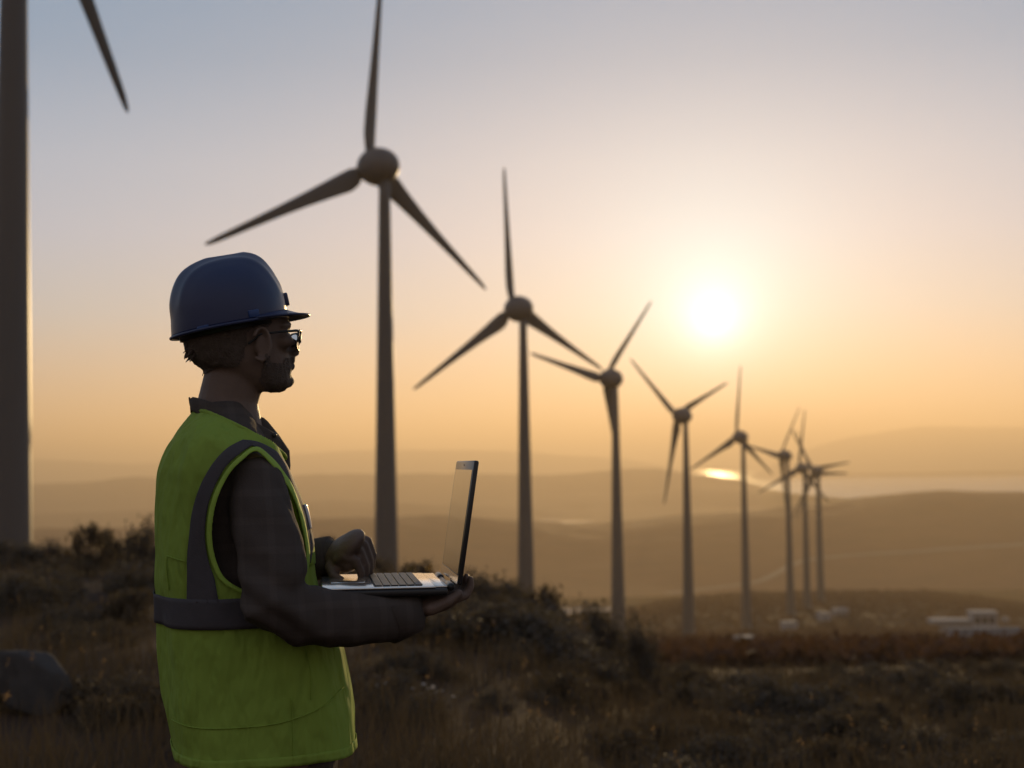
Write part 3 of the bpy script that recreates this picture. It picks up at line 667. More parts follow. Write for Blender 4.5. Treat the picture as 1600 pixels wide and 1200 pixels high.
def inside(poly, q):
    x, y = q[:, 0], q[:, 1]; c = np.zeros(len(q), bool); n = len(poly)
    for i in range(n):
        a = poly[i]; b = poly[i-1]
        if a[1] == b[1]: continue
        k = ((a[1] > y) != (b[1] > y)) & (x < (b[0]-a[0])*(y-a[1])/(b[1]-a[1])+a[0]); c ^= k
    return c
NB = pix(303, 640, 0.); NFp = pix(440, 716, 0.)   # neckline plane, back high and front low
def above_neck(P): return P[:, 2] > NB[2]+(P[:, 0]-NB[0])/(NFp[0]-NB[0])*(NFp[2]-NB[2])+.10*np.abs(P[:, 1])*0
nz, nt_ = 330, 420
zs = np.linspace(ZZ[0], ZZ[-1]-.002, nz); ths = np.linspace(0, 2*PI, nt_, endpoint=False); G, T_ = np.meshgrid(zs, ths, indexing='ij')
V = torso_pt(G, T_).reshape(-1, 3); ii, jj = np.meshgrid(np.arange(nz-1), np.arange(nt_), indexing='ij'); j2 = (jj+1) % nt_
F = np.stack([ii*nt_+jj, ii*nt_+j2, (ii+1)*nt_+j2, (ii+1)*nt_+jj], -1).reshape(-1, 4)
cen = V[F].mean(1)
mir = cen*np.array([1, -1, 1]); near = np.where(cen[:, 1:2] < 0, cen, mir)
kill = inside(HC, proj(toW(near))) & (near[:, 1] < -.04) | above_neck(cen)
F = F[~kill]; used = np.unique(F); rm = np.full(len(V), -1); rm[used] = np.arange(len(used)); Vv = V[used]; F = rm[F]
o = mesh_np('vest', Vv, F, MT['vest'], man); displace(o, fold); vest = o
sm = o.modifiers.new('solidify', 'SOLIDIFY'); sm.thickness = .002; sm.offset = -1
def fold_off(P):  # move points lying on the smooth torso out with the folds
    cx, a, b = torso(P[:, 2]); n = np.stack([(P[:, 0]-cx)/a**2, P[:, 1]/b**2, 0*a], 1); n /= np.linalg.norm(n, axis=1)[:, None]
    return P+n*fold(P)[:, None], n
def strip(name, inner, outer, mat, parent, off=.003, closed=False, n=10, cols=6, mirror=True, cast=True):
    A_ = catmull(inner, n, closed); B_ = catmull(outer, n, closed); m_ = len(A_); V = []
    for q in np.linspace(0, 1, cols):
        for a, b in zip(A_, B_): V.append(vest_cast(*(a*(1-q)+b*q), off=.001) if cast else a*(1-q)+b*q)
    V = np.array(V); V, nr = fold_off(V); V = V+nr*off
    F = []
    for c in range(cols-1):
        for k in range(m_ if closed else m_-1): F.append((c*m_+k, c*m_+(k+1) % m_, (c+1)*m_+(k+1) % m_, (c+1)*m_+k))
    o = mesh_np(name, V, F, mat, parent); s_ = o.modifiers.new('solidify', 'SOLIDIFY'); s_.thickness = .0015; s_.offset = 0
    if mirror:
        o2 = mesh_np(name, V*np.array([1, -1, 1]), [f[::-1] for f in F], mat, parent); s_ = o2.modifiers.new('solidify', 'SOLIDIFY'); s_.thickness = .0015; s_.offset = 0
    return o
# piping round the armholes
def scale_curve(Cv, s):
    out = []
    Cv = np.array(Cv, float); n = len(Cv)
    for i in range(n):
        t = Cv[(i+1) % n]-Cv[i-1]; t /= np.linalg.norm(t)+1e-9; out.append(Cv[i]+s*np.array([-t[1], t[0]]))
    return out
_test = scale_curve(HOLE, 5); SGN = 1 if np.ptp([p[0] for p in _test]) > np.ptp([p[0] for p in HOLE]) else -1
strip('armhole_piping', scale_curve(HOLE, -2*SGN), scale_curve(HOLE, 5*SGN), MT['piping'], vest, .004, True, 8, 4)
# dark reflective band round the back of the armhole, over the shoulder and down the chest
BIN = [(345, 942), (338, 905), (330, 880), (325, 850), (325, 818), (330, 784), (340, 753), (355, 727), (375, 708), (392, 696)]
BOUT = [(299, 940), (299, 900), (299, 872), (301, 840), (304, 806), (312, 772), (324, 742), (339, 718), (357, 699), (378, 687)]
strip('reflective_band', BIN, BOUT, MT['band'], vest, .0035, False, 8, 7)
FIN = [(392, 696), (410, 707), (428, 725), (446, 750), (460, 778), (472, 810), (482, 845), (486, 880)]
FOUT = [(378, 687), (398, 690), (420, 702), (440, 722), (456, 748), (469, 778), (481, 812), (490, 850)]
strip('reflective_band', FIN, FOUT, MT['band'], vest, .0032, False, 8, 6)
# waist band right round
zt0, zb0 = pz(921), pz(966); th = np.linspace(0, 2*PI, 260, endpoint=False); V = []
cols = 8
for q in np.linspace(0, 1, cols): V.append(torso_pt(np.full(260, zt0+(zb0-zt0)*q)-.010*(np.cos(th)*.5+.5)*0, th))
V = np.concatenate(V); V, nr = fold_off(V); V = V+nr*.0042
F = [(c*260+k, c*260+(k+1) % 260, (c+1)*260+(k+1) % 260, (c+1)*260+k) for c in range(cols-1) for k in range(260)]
o = mesh_np('waist_band', V, F, MT['band'], vest); s_ = o.modifiers.new('solidify', 'SOLIDIFY'); s_.thickness = .0015; s_.offset = 0
# hem binding, neck binding
V = []
for q in np.linspace(0, 1, 4): V.append(torso_pt(np.full(260, ZZ[0]+.001+.018*q), th))
V = np.concatenate(V); V, nr = fold_off(V); V = V+nr*.002
F = [(c*260+k, c*260+(k+1) % 260, (c+1)*260+(k+1) % 260, (c+1)*260+k) for c in range(3) for k in range(260)]
o = mesh_np('hem', V, F, MT['vest'], vest); s_ = o.modifiers.new('solidify', 'SOLIDIFY'); s_.thickness = .0015; s_.offset = 0
def ring_on_plane(shift, n=120):
    out = []
    for t in np.linspace(0, 2*PI, n, endpoint=False):
        zz = np.linspace(ZZ[0]+.3, ZZ[-1]-.002, 500); P = torso_pt(zz, np.full(500, t)); k = np.argmax(above_neck(P+np.array([0, 0, shift]))); out.append(P[k] if k else P[-1])
    return np.array(out)
nr_ = ring_on_plane(.0); bm = bmesh.new(); pts = list(nr_)+[nr_[0], nr_[1]]
add_tube(bm, pts, [.0045]*len(pts), 8, False); obj_bm('neck_binding', bm, MT['vest'], vest)
# pocket and badge on the chest edge
strip('chest_pocket', [(464, 790), (473, 820), (481, 855), (485, 885)], [(476, 786), (485, 818), (491, 850), (494, 880)], MT['vest'], vest, .002, False, 6, 4, False)
strip('badge', [(473, 788), (478, 806), (483, 826)], [(479, 788), (484, 806), (489, 826)], MT['badge'], vest, .0045, False, 6, 3, False)
# hem seam and side seam
def seam(pts, r=.0012):
    Pn = [vest_cast(u, v, .001) for u, v in catmull(pts, 6)]; Pn = np.array(Pn); Pn, nn_ = fold_off(Pn); bm = bmesh.new(); add_tube(bm, list(Pn+nn_*.001), [r]*len(Pn), 6, False); obj_bm('seam', bm, MT['vest'], vest)
seam([(270, 1124), (300, 1133), (340, 1137), (400, 1136), (455, 1127), (500, 1106), (540, 1074)])
seam([(460, 1190), (461, 1140), (457, 1090)]); seam([(478, 1010), (485, 1050), (486, 1094)]); seam([(267, 870), (268, 900), (270, 921)]); seam([(268, 868), (285, 874), (300, 878)])

# ---------------- body: one continuous surface
NEAR = -1
SH = pix(398, 748, -.150); EL = pix(432, 938, -.232); WR = pix(640, 957, -.215); PALM = pix(684, 939, -.20)
SHf = np.array([SH[0]-.01, .165, SH[2]]); ELf = np.array([EL[0]-.03, .245, EL[2]+.01]); WRf = pix(512, 868, .09); KNf = pix(546, 841, .03)
bm = bmesh.new()
HXB = [(620, 313, 398), (605, 313, 402), (590, 312, 410)]
# neck and trunk core
add_tube(bm, [pix(352, 700), pix(355, 660), pix(357, 625), pix(366, 590), pix(372, 560)], [.085, .068, .058, .058, .062], 20, True, (np.array([0, 1., 0]), .95))
core = []
for v in (1190, 1120, 1050, 970, 900, 830, 770, 730, 700, 680): core.append(v)
rings = []
for v in core:
    z = pz(v); cx, a, b = torso(z); rings.append([np.array([cx-.006+(a*.80)*math.cos(t), (b*.80)*math.sin(t), z]) for t in np.linspace(0, 2*PI, 32, endpoint=False)])
add_loft(bm, rings)
hipz = pz(1190)
for s in (-1, 1):
    cx0 = torso(hipz)[0]
    add_tube(bm, [np.array([cx0-.01, s*.095, hipz+.05]), np.array([cx0-.01, s*.10, hipz-.12]), np.array([cx0+.005, s*.105, .50]), np.array([cx0-.02, s*.11, .26]), np.array([cx0-.035, s*.115, .09])], [.10, .088, .062, .055, .042], 16)
    add_tube(bm, [np.array([cx0-.06, s*.115, .06]), np.array([cx0+.05, s*.125, .05]), np.array([cx0+.15, s*.135, .035])], [.035, .036, .026], 12)
# arms
add_tube(bm, [SH, SH*.5+EL*.5+np.array([0, -.01, 0]), EL, EL*.45+WR*.55+np.array([0, 0, -.022]), WR], [.050, .046, .038, .031, .027], 16)
add_tube(bm, [SHf, SHf*.5+ELf*.5, ELf, ELf*.45+WRf*.55, WRf], [.062, .052, .042, .038, .028], 16)
# near hand, palm up under the laptop hinge, fingers curling up behind it
PD = (PALM-WR); PD /= np.linalg.norm(PD); SD = np.array([-PD[1], PD[0], 0]); SD /= np.linalg.norm(SD)
add_tube(bm, [WR, WR*.5+PALM*.5, PALM], [.029, .036, .040], 14, True, (np.array([0, 0, 1.]), .5))
for i, (off, L1, L2, L3, r) in enumerate(((-.030, .034, .016, .014, .0092), (-.010, .037, .017, .015, .0095), (.011, .036, .017, .014, .0092), (.030, .032, .015, .013, .0080))):
    b0 = PALM+SD*off+PD*.012; k1 = b0+PD*L1+np.array([0, 0, -.002]); k2 = k1+PD*L2*.62+np.array([0, 0, L2*.78]); k3 = k2+PD*L3*.02+np.array([0, 0, L3*.99])
    add_tube(bm, [b0-PD*.02, b0, k1, k2, k3], [r*1.15, r*1.12, r*1.05, r*.95, r*.8], 10)
b0 = PALM-PD*.035-SD*.034; add_tube(bm, [b0, b0-SD*.010+PD*.03+np.array([0, 0, .004]), b0-SD*.006+PD*.058+np.array([0, 0, .010])], [.014, .011, .0088], 10)
# far hand above the keyboard: back of the hand up, fingers curled down on the keys
HD = KNf-WRf; HD /= np.linalg.norm(HD); HS = np.array([0, -1., 0]); HS -= HD*(HS@HD); HS /= np.linalg.norm(HS)
add_tube(bm, [WRf, WRf*.5+KNf*.5+np.array([0, 0, -.004]), KNf+np.array([0, 0, -.012])], [.028, .036, .040], 14, True, (np.cross(HD, HS), .48))
TIPU = [(576, 896), (579, 893), (577, 892), (570, 893)]
for i, (off, r) in enumerate(((.034, .0085), (.012, .0093), (-.010, .0095), (-.031, .009))):
    b0 = KNf+HS*off+np.array([0, 0, -.008-.004*abs(i-1.5)]); Y = b0[1]; u_, v_ = TIPU[i]
    tip = pix(u_, v_, Y); tip = np.array([b0[0]+.034+.004*(1.5-abs(i-1.5)), Y, b0[2]-.068]); m1 = b0+np.array([.026, 0, -.010]); m2 = b0+np.array([.037, 0, -.040])
    add_tube(bm, [b0-HD*.02, b0, m1, m2, tip], [r*1.15, r*1.15, r*1.05, r*.95, r*.78], 10)
add_ell(bm, KNf-HD*.028+np.array([0, 0, -.036]), (.030, .030, .024)); add_ell(bm, KNf-HD*.008+np.array([0, 0, -.046]), (.022, .028, .020))
b0 = KNf-HD*.045+HS*.030+np.array([0, 0, -.018]); add_tube(bm, [b0, b0+HS*.016+HD*.024+np.array([0, 0, -.022]), b0+HS*.014+HD*.050+np.array([0, 0, -.042])], [.014, .011, .0085], 10)
# head
def hx(pts, Y=0): return np.array([pix(u, v, Y)[[0, 2]] for u, v in pts])
FRONT = hx([(405, 424), (425, 455), (438, 482), (450, 500), (452, 510), (450, 518), (447, 525), (449, 534), (450, 545), (451, 556), (454, 563), (453, 569), (454, 577), (452, 585), (454, 596), (450, 605), (440, 611)])
BACK = hx([(318, 424), (293, 455), (285, 490), (285, 520), (291, 545), (300, 562), (309, 580), (314, 600), (318, 611)])
WID = hx([(0, 420), (0, 455), (0, 490), (0, 515), (0, 540), (0, 565), (0, 585), (0, 600), (0, 611)])[:, 1], np.array([.040, .062, .074, .077, .074, .068, .060, .050, .034])
zf = np.linspace(pz(611), pz(424), 44); rings = []
for z in zf:
    xf = np.interp(z, FRONT[::-1, 1], FRONT[::-1, 0]); xb = np.interp(z, BACK[::-1, 1], BACK[::-1, 0]); wd = np.interp(z, WID[0][::-1], WID[1][::-1])
    lowf = float(sstep(pz(560), pz(606), z)) if False else float(np.clip((pz(560)-z)/(pz(560)-pz(611)), 0, 1))
    xb = xb+(px(400, 600)-xb)*lowf**1.6*.8
    cx = xb+(xf-xb)*.46; ring = []
    for t in np.linspace(0, 2*PI, 40, endpoint=False):
        c = math.cos(t); s = math.sin(t); e = 2.25
        h = (xf-cx) if c > 0 else (cx-xb); ring.append(np.array([cx+h*math.copysign(abs(c)**(2/e), c), wd*math.copysign(abs(s)**(2/e), s), z]))
    rings.append(ring)
add_loft(bm, rings)
add_tube(bm, [pix(449, 522), pix(453, 533), pix(458, 543), pix(460, 549)], [.0055, .008, .0105, .0115], 12)      # nose
for s in (-1, 1):
    add_ell(bm, pix(453, 551)+np.array([0, s*.011, 0]), (.011, .0075, .0075))
    add_tube(bm, [pix(449, 511)+np.array([.001, s*.010, 0]), pix(447, 509)+np.array([0, s*.030, 0]), pix(440, 512)+np.array([-.006, s*.050, 0])], [.006, .0065, .005], 10)   # brow
    add_ell(bm, pix(438, 536)+np.array([-.002, s*.045, 0]), (.02, .016, .016))                                 # cheek bone
    add_ell(bm, pix(445, 524)+np.array([-.008, s*.031, 0]), (.0115, .0125, .0115))                              # eye ball under the lid
    ec = pix(402, 545)+np.array([0, s*.081, 0])                                                               # ear
    el = [ec+np.array([.030*math.cos(t)*.55-.004, s*(.006+.006*max(0, -math.cos(t))), .034*math.sin(t)*(1 if math.sin(t) > 0 else .9)]) for t in np.linspace(-2.2, 2.6, 12)]
    add_tube(bm, el, [.005]*12, 8); add_ell(bm, ec+np.array([-.002, s*-.002, 0]), (.014, .006, .028))
add_ell(bm, pix(452, 562.5), (.0095, .020, .0048)); add_ell(bm, pix(451.5, 573), (.0095, .018, .0055)); add_ell(bm, pix(447, 596), (.014, .018, .012))
body = bake('body', bm, [('REMESH', dict(mode='VOXEL', voxel_size=.0038)), ('SMOOTH', dict(factor=.5, iterations=5))], MT['skin'], man)

# ---------------- shirt with sleeves
bm = bmesh.new(); rings = []
for v in (1150, 1100, 1000, 900, 830, 770, 735, 710, 690, 672, 655, 642, 630):
    z = pz(v); cx, a, b = torso(z); rings.append([np.array([cx+(a-(.034 if v > 700 else .014))*math.cos(t)*.985, (b-(.032 if v > 700 else .012))*math.sin(t), z]) for t in np.linspace(0, 2*PI, 40, endpoint=False)])
add_loft(bm, rings)
CF1 = WR-PD*.0
add_tube(bm, [SH+np.array([0, .05, .01]), SH, SH*.66+EL*.34+np.array([.0, -.008, 0]), SH*.33+EL*.67+np.array([.004, -.012, 0]), EL+np.array([-.008, -.005, -.002]), EL*.8+WR*.2+np.array([0, 0, -.022]), EL*.6+WR*.4+np.array([0, 0, -.026]), EL*.35+WR*.65+np.array([0, 0, -.017]), WR-PD*.035, WR-PD*.005], [.050, .054, .060, .064, .064, .058, .053, .049, .042, .037], 22)
add_tube(bm, [SHf+np.array([0, -.05, .01]), SHf, SHf*.5+ELf*.5, ELf, ELf*.5+WRf*.5, WRf*.85+ELf*.15, WRf], [.055, .058, .066, .064, .056, .044, .036], 22)
def wr(P):
    x, y, z = P[:, 0], P[:, 1], P[:, 2]
    dE = np.linalg.norm(P-EL, axis=1); w_ = np.exp(-(dE/.13)**2)
    up = np.sin((z*1.0+x*.5+.05*vnoise(x*9, y*9, z*9))*95)
    return .004*fbm(x*10, y*10, z*10, 3)+w_*.0045*up+.002*fbm(x*28, y*28, z*24, 2)
shirt = bake('shirt', bm, [('REMESH', dict(mode='VOXEL', voxel_size=.0055)), ('SMOOTH', dict(factor=.5, iterations=6))], MT['shirt'], man); displace(shirt, wr)
for nm, ax_, c_, r_ in (('cuff', PD, WR-PD*.02, .041), ('cuff', (WRf-ELf)/np.linalg.norm(WRf-ELf), WRf-(WRf-ELf)/np.linalg.norm(WRf-ELf)*.02, .039)):
    bm = bmesh.new(); add_tube(bm, [c_-ax_*.028, c_-ax_*.0, c_+ax_*.028], [r_*1.05, r_*1.02, r_], 24, False); obj_bm(nm, bm, MT['shirt'], shirt)
# collar
def both(a): a = [np.asarray(p) for p in a]; return [p*np.array([1, -1, 1]) for p in a[:0:-1]]+a
TOPC = [pix(301, 617, 0), pix(318, 619, -.052), pix(350, 628, -.074), pix(388, 648, -.062), pix(418, 664, -.045), pix(434, 677, -.030)]
MIDC = [pix(298, 626, 0), pix(312, 632, -.060), pix(348, 646, -.086), pix(390, 668, -.074), pix(422, 682, -.054), pix(437.5, 688, -.036)]
BOTC = [pix(299, 642, 0), pix(316, 650, -.066), pix(352, 668, -.094), pix(394, 690, -.080), pix(424, 706, -.058), pix(439, 716, -.034)]
INC = [pix(306, 640, 0), pix(320, 645, -.050), pix(350, 655, -.070), pix(384, 668, -.058), pix(402, 684, -.040), pix(412, 694, -.028)]
rows = [catmull(both(q), 8) for q in (INC, TOPC, MIDC, BOTC)]; m_ = len(rows[0])
V = np.concatenate(rows); F = [(c*m_+k, c*m_+k+1, (c+1)*m_+k+1, (c+1)*m_+k) for c in range(3) for k in range(m_-1)]
o = mesh_np('collar', V, F, MT['shirt'], shirt); sb = o.modifiers.new('subsurf', 'SUBSURF'); sb.levels = 1; sb.render_levels = 2; s_ = o.modifiers.new('solidify', 'SOLIDIFY'); s_.thickness = .003; s_.offset = 0
bm = bmesh.new(); add_ell(bm, pix(429, 680, -.052), (.005, .004, .005)); obj_bm('button', bm, MT['button'], shirt)
# placket of the shirt front showing under the throat
bm = bmesh.new(); add_tube(bm, [pix(404, 668), pix(420, 690), pix(437, 712), pix(440, 730)], [.022, .024, .022, .018], 12, True, (np.array([0, 1., 0]), .8)); obj_bm('placket', bm, MT['shirt'], shirt)
bm = bmesh.new(); add_tube(bm, [pix(296, 622, .03), pix(299, 632, .025), pix(306, 642, .02)], [.002, .004, .004], 8); obj_bm('label_loop', bm, MT['shirt'], shirt)
# trousers and boots
bm = bmesh.new(); cx0 = torso(hipz)[0]; rings = []
for z, k in ((hipz+.22, .80), (hipz+.10, .84), (hipz, .82), (hipz-.05, .78)):
    _, a, b = torso(max(z, ZZ[0])); rings.append([np.array([cx0-.0+(a*k)*math.cos(t), (b*k)*math.sin(t), z]) for t in np.linspace(0, 2*PI, 36, endpoint=False)])
add_loft(bm, rings)
for s in (-1, 1):
    add_tube(bm, [np.array([cx0, s*.085, hipz+.02]), np.array([cx0, s*.10, hipz-.12]), np.array([cx0+.012, s*.105, .50]), np.array([cx0-.01, s*.11, .28]), np.array([cx0-.03, s*.115, .09])], [.100, .100, .082, .074, .068], 20)
tr = bake('trousers', bm, [('REMESH', dict(mode='VOXEL', voxel_size=.008)), ('SMOOTH', dict(factor=.5, iterations=6))], MT['trous'], man)
displace(tr, lambda P: .006*fbm(P[:, 0]*9, P[:, 1]*9, P[:, 2]*9, 3))
for s in (-1, 1):
    bm = bmesh.new(); add_tube(bm, [np.array([cx0-.035, s*.115, .17]), np.array([cx0-.035, s*.115, .06])], [.056, .058], 16)
    add_tube(bm, [np.array([cx0-.07, s*.115, .05]), np.array([cx0+.05, s*.125, .048]), np.array([cx0+.16, s*.137, .04])], [.05, .052, .042], 16, True)
    b_ = bake('boot', bm, [('REMESH', dict(mode='VOXEL', voxel_size=.006)), ('SMOOTH', dict(factor=.5, iterations=4))], MT['boot'], man)
    c_ = co_np(b_.data); c_[:, 2] = np.maximum(c_[:, 2], .006); b_.data.vertices.foreach_set('co', c_.astype(np.float32).ravel())
# ---------------- hair at the nape, sideburn and short beard
Hc = co_np(body.data); Hn = nor_np(body.data); q2 = proj(toW(Hc))
bm0 = body.data
def patch(name, poly, off, amp, mat, ymin=None):
    keep = inside(poly, q2) & (Hc[:, 2] > pz(640)) & (Hc[:, 2] < pz(480))
    pf = np.array([list(p.vertices) for p in bm0.polygons if len(p.vertices) == 4]); m_ = keep[pf].all(1); pf = pf[m_]
    us = np.unique(pf); r2 = np.full(len(Hc), -1); r2[us] = np.arange(len(us)); P = Hc[us]
    n3 = fbm(P[:, 0]*160, P[:, 1]*160, P[:, 2]*60, 2); P = P+Hn[us]*(off+amp*n3)[:, None]
    return mesh_np(name, P, r2[pf], mat, man)
NAPE = np.array([(255, 500), (428, 495), (422, 511), (398, 513), (387, 522), (383, 560), (370, 574), (340, 574), (318, 588), (280, 590), (255, 560)], float)
h_ = patch('hair', NAPE, .0025, .002, MT['hair'])
bm = bmesh.new()
for k in range(26):
    yy = random.uniform(-.04, .04); b0 = pix(random.uniform(293, 301), random.uniform(532, 556), yy); b0[0] += .008*abs(yy)*20
    add_tube(bm, [b0, b0+np.array([-.005, 0, -.007]), b0+np.array([-.009+random.uniform(-.004, .005), random.uniform(-.004, .004), -.013])], [.003, .002, .0006], 5, False)
obj_bm('hair_tuft', bm, MT['hair'], h_)
BEARD = np.array([(418, 545), (424, 565), (440, 566), (446, 558), (475, 556), (475, 618), (442, 618), (416, 611), (404, 596), (406, 582), (413, 560)], float)
patch('beard', BEARD, .0018, .0014, MT['hair'])
# ---------------- hard hat
A0 = hx([(447, 495)])[0]; B0 = hx([(268, 527)])[0]; ex = (A0-B0)/np.linalg.norm(A0-B0); ey = np.array([-ex[1], ex[0]]); Lr = np.linalg.norm(A0-B0)
def hat_loc(p): q = p-B0; return np.array([q@ex, q@ey])
OUT_F = np.array([hat_loc(p) for p in hx([(447, 493), (446, 480), (442, 462), (437, 450), (431, 439), (422, 424), (411, 410), (402, 403), (392, 399), (381, 397)])])
OUT_B = np.array([hat_loc(p) for p in hx([(268, 527), (267, 505), (267, 480), (271, 455), (280, 434), (294, 420), (318, 408), (345, 400), (365, 397), (381, 397)])])
OUT_F = catmull(list(OUT_F), 10); OUT_B = catmull(list(OUT_B), 10); OUT_F[:, 1] = np.maximum.accumulate(OUT_F[:, 1]); OUT_B[:, 1] = np.maximum.accumulate(OUT_B[:, 1])
qm = min(OUT_F[-1, 1], OUT_B[:, 1].max())-.0005
def hat_pt(p, y, q): e = B0+ex*p+ey*q; return np.array([e[0], y, e[1]])
def hat_ring(q, off=0., n=96):
    pf = np.interp(q, OUT_F[:, 1], OUT_F[:, 0]); pb = np.interp(q, OUT_B[:, 1], OUT_B[:, 0]); s = max(q, 0)/(qm*1.015); w_ = .108*math.sqrt(max(0, 1-s**2.7)); c0 = (pf+pb)/2; h = (pf-pb)/2
    out = []
    for t in np.linspace(0, 2*PI, n, endpoint=False):
        c, si = math.cos(t), math.sin(t); y = (w_+off)*si; x = c0+(h+off)*c
        rid = (.0038*(1-float(sstep(.008, .034, abs(y))))+.0024*math.exp(-((abs(y)-.052)/.0075)**2))*float(sstep(.03, .07, q))
        out.append(hat_pt(x+rid*c*math.sqrt(max(0, 1-min(1, s)**2)), y, q+rid*s))
    return out
qs = list(np.linspace(.0, qm*.9, 34))+list(qm*(1-(.1*(1-np.linspace(0, 1, 10)**.5))))[1:]
bm = bmesh.new(); add_loft(bm, [hat_ring(q) for q in qs], cap=False)
bm.faces.new([v for v in bm.verts][-96:])
hat = obj_bm('hard_hat', bm, MT['hat'], man); s_ = hat.modifiers.new('solidify', 'SOLIDIFY'); s_.thickness = .0028; s_.offset = -1
# rolled rim and peak
rg = hat_ring(.0, .001); bm = bmesh.new(); pts = [p+np.array([0, 0, -.002]) for p in rg]+[rg[0]+np.array([0, 0, -.002]), rg[1]+np.array([0, 0, -.002])]
add_tube(bm, pts, [.0032]*len(pts), 8, False); obj_bm('rim', bm, MT['hat'], hat)
bm = bmesh.new(); nA = 41; grid = []
pf = OUT_F[0, 0]; c0 = (OUT_F[0, 0]+OUT_B[0, 0])/2; h = Lr/2
tip = hat_loc(hx([(482, 490)])[0])
for i in range(9):
    f = i/8; row = []
    for t in np.linspace(-1.25, 1.25, nA):
        e = math.cos(t/1.25*PI/2)**.75; ext = (tip[0]-pf)*e; x = c0+(h+.001+ext*f)*math.cos(t); y = (.109+ext*f*.75)*math.sin(t); drop = (tip[1]-.006)*f*e*math.cos(t)+.010*(1-f)**2*e-.0
        row.append(bm.verts.new(hat_pt(x, y, drop+.001)))
    grid.append(row)
for i in range(8):
    for k in range(nA-1): bm.faces.new((grid[i][k], grid[i][k+1], grid[i+1][k+1], grid[i+1][k]))
o = obj_bm('peak', bm, MT['hat'], hat); s_ = o.modifiers.new('solidify', 'SOLIDIFY'); s_.thickness = .004; s_.offset = 0
def hat_side(u, v):
    p = hat_loc(hx([(u, v)], -.1)[0]); q = p[1]; pf = np.interp(q, OUT_F[:, 1], OUT_F[:, 0]); pb = np.interp(q, OUT_B[:, 1], OUT_B[:, 0]); w_ = .108*math.sqrt(max(0, 1-(max(q, 0)/(qm*1.015))**2.7)); c0 = (pf+pb)/2; h = (pf-pb)/2
    x = min(max((p[0]-c0)/h, -.98), .98); return hat_pt(p[0], -w_*math.sqrt(1-x*x), q), x
for (u, v, w_, hh) in ((396, 490, .022, .014), (318, 511, .024, .007)):
    c_, x = hat_side(u, v); an = math.asin(x); m4 = Matrix.Translation(Vector(c_)) @ Matrix.Rotation(an, 4, 'Z') @ Matrix.Rotation(-math.atan2(ex[1], ex[0]), 4, 'Y')
    bm = bmesh.new(); add_box(bm, (-w_/2, -.0025, -hh/2), (w_/2, .004, hh/2), m4, .0012); obj_bm('side_slot', bm, MT['hat2'], hat)
    m5 = Matrix.Diagonal((1, -1, 1, 1)) @ m4; bm = bmesh.new(); add_box(bm, (-w_/2, -.0025, -hh/2), (w_/2, .004, hh/2), m5, .0012); obj_bm('side_slot', bm, MT['hat2'], hat)
c_ = pix(444.5, 468, 0); m4 = Matrix.Translation(Vector(c_)) @ Matrix.Rotation(R_(-14), 4, 'Y'); bm = bmesh.new(); add_box(bm, (-.005, -.014, -.014), (.006, .014, .012), m4, .002); obj_bm('front_bracket', bm, MT['hat'], hat)
# head band inside the shell
bm = bmesh.new(); add_loft(bm, [[hat_pt(c0+(h-.014)*math.cos(t), .092*math.sin(t), q) for t in np.linspace(0, 2*PI, 48, endpoint=False)] for q in (-.012, .02)], cap=False)
o = obj_bm('head_band', bm, MT['black'], hat); s_ = o.modifiers.new('solidify', 'SOLIDIFY'); s_.thickness = .003
# ---------------- glasses
gl = None
GX = px(459, 530); rims = []
bmf = bmesh.new(); lensp = []
for s in (-1, 1):
    cy = s*.0335; loop = []
    for t in np.linspace(0, 2*PI, 40, endpoint=False):
        c, si = math.cos(t), math.sin(t); yy = .0275*math.copysign(abs(c)**.6, c); zz = .0195*math.copysign(abs(si)**.6, si)
        w_ = abs(cy+yy)
        loop.append(np.array([GX+.012-.9*w_*w_*4+(-.002 if zz < 0 else 0)-.0025*(zz < -.005), cy+yy, pz(533)+zz]))
    lensp.append(loop); add_tube(bmf, loop+[loop[0], loop[1]], [.0022]*42, 8, False)
    hinge = np.array([GX+.012-3.6*.062**2, s*.062, pz(520)]); ear = pix(398, 528)+np.array([0, s*.083, 0])
    add_tube(bmf, [hinge, hinge+np.array([-.004, s*.006, 0]), hinge*.5+ear*.5+np.array([0, s*.004, .001]), ear, ear+np.array([-.022, s*-.002, -.018])], [.0028, .0026, .0022, .002, .0024], 8)
    add_tube(bmf, [np.array([GX+.004, s*.011, pz(537)]), np.array([GX-.004, s*.009, pz(541)])], [.0015, .003], 6)
add_tube(bmf, [np.array([GX+.0115, -.0085, pz(526)]), np.array([GX+.0135, 0, pz(525)]), np.array([GX+.0115, .0085, pz(526)])], [.0018]*3, 8)
gl = obj_bm('glasses', bmf, MT['black'], man)
for loop in lensp:
    bm = bmesh.new(); bm.faces.new([bm.verts.new(p*np.array([1, 1, 1])+np.array([-.0005, 0, 0])) for p in loop]); o = obj_bm('lens', bm, MT['lens'], gl, False)

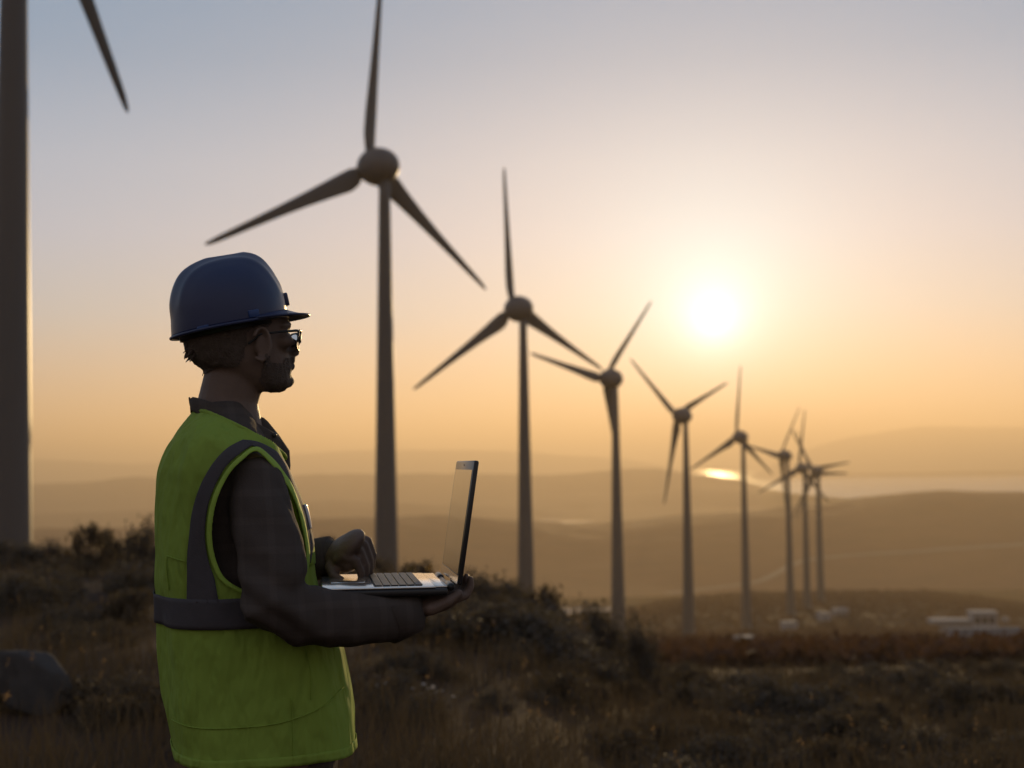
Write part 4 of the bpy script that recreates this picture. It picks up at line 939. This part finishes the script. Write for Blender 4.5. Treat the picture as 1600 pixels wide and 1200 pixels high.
# ------------------------------------------------------------------ laptop, lying on his forearm and hand
LPSI = R_(8); LFv = np.array([math.cos(LPSI), math.sin(LPSI), 0]); LLv = np.array([-math.sin(LPSI), math.cos(LPSI), 0])
cr = ray(503, 920); NEARC = CAM+cr/cr[1]*2.60; LW, LD, LT = .335, .230, .017
lap = empty('laptop', NEARC+LLv*LW/2+LFv*LD/2+np.array([0, 0, -LT]), LPSI); tag(lap, 'open silver laptop with dark bezel resting on the forearm of the man', 'laptop')
bm = bmesh.new(); add_box(bm, (-LD/2, -LW/2, 0), (LD/2, LW/2, LT-.004), None, .004); obj_bm('base', bm, MT['lid'], lap)
bm = bmesh.new(); add_box(bm, (-LD/2, -LW/2, LT-.0038), (LD/2-.022, LW/2, LT), None, .0015); add_box(bm, (LD/2-.0218, -LW/2+.012, LT-.0038), (LD/2, LW/2-.012, LT), None, .0015); deck = obj_bm('palm_rest', bm, MT['alu'], lap)
bm = bmesh.new(); add_box(bm, (-LD/2+.018, -.055, LT+.0002), (-LD/2+.082, .045, LT+.0007), None, .0003); obj_bm('touchpad', bm, MT['alu'], lap)
bm = bmesh.new(); add_box(bm, (-.020, -.150, LT+.0002), (LD/2-.048, .150, LT+.0006)); kb = obj_bm('key_well', bm, MT['lid'], lap, False)
for r in range(6):
    x0 = -.018+r*.0150
    xs = -.148
    for kx in range(15):
        wdt = .0178 if not (r == 0 and kx == 5) else .0178
        if r == 0 and 5 < kx < 10: xs += .0197; continue
        if r == 0 and kx == 5: wdt = .0178+.0197*4
        bm = bmesh.new(); add_box(bm, (x0, xs, LT+.0008), (x0+.0128, xs+wdt, LT+.0028), None, .0006); obj_bm('key', bm, MT['key'], kb, False)
        xs += .0197
tilt_ = R_(8.5); SHt = .237
HM = Matrix.Translation((LD/2+.016, 0, LT-.004)) @ Matrix.Rotation(tilt_, 4, 'Y')
bm = bmesh.new(); add_box(bm, (0, -LW/2, .006), (.009, LW/2, SHt), HM, .003); lidO = obj_bm('lid', bm, MT['lid'], lap)
bm = bmesh.new(); add_box(bm, (-.0006, -LW/2+.014, .024), (-.0002, LW/2-.014, SHt-.018), HM); obj_bm('screen', bm, MT['screen'], lidO, False)
bm = bmesh.new(); add_box(bm, (-.0008, -LW/2+.001, .0065), (-.0002, LW/2-.001, .0225), HM); obj_bm('hinge_strip', bm, MT['alu'], lidO, False)
bm = bmesh.new(); add_ell(bm, HM @ Vector((-.0004, 0, SHt-.009)), (.0008, .002, .002)); obj_bm('webcam', bm, MT['button'], lidO)
bm = bmesh.new()
for s in (-1, 1): add_tube(bm, [np.array([LD/2+.008, s*.11-.03, LT-.004]), np.array([LD/2+.008, s*.11+.03, LT-.004])], [.0075, .0075], 12)
add_tube(bm, [np.array([LD/2+.008, -.1, LT-.006]), np.array([LD/2+.008, .1, LT-.006])], [.005, .005], 10)
obj_bm('hinge', bm, MT['lid'], lap)

# ------------------------------------------------------------------ render settings
S.render.engine = 'CYCLES'; S.cycles.use_denoising = True
try: S.cycles.denoiser = 'OPENIMAGEDENOISE'
except Exception: pass
S.cycles.volume_bounces = 0; S.cycles.max_bounces = 6; S.cycles.transparent_max_bounces = 8
S.cycles.sample_clamp_indirect = 6; S.cycles.caustics_reflective = False; S.cycles.caustics_refractive = False
S.view_settings.view_transform = 'Standard'; S.view_settings.look = 'None'; S.view_settings.exposure = 0; S.view_settings.gamma = 1
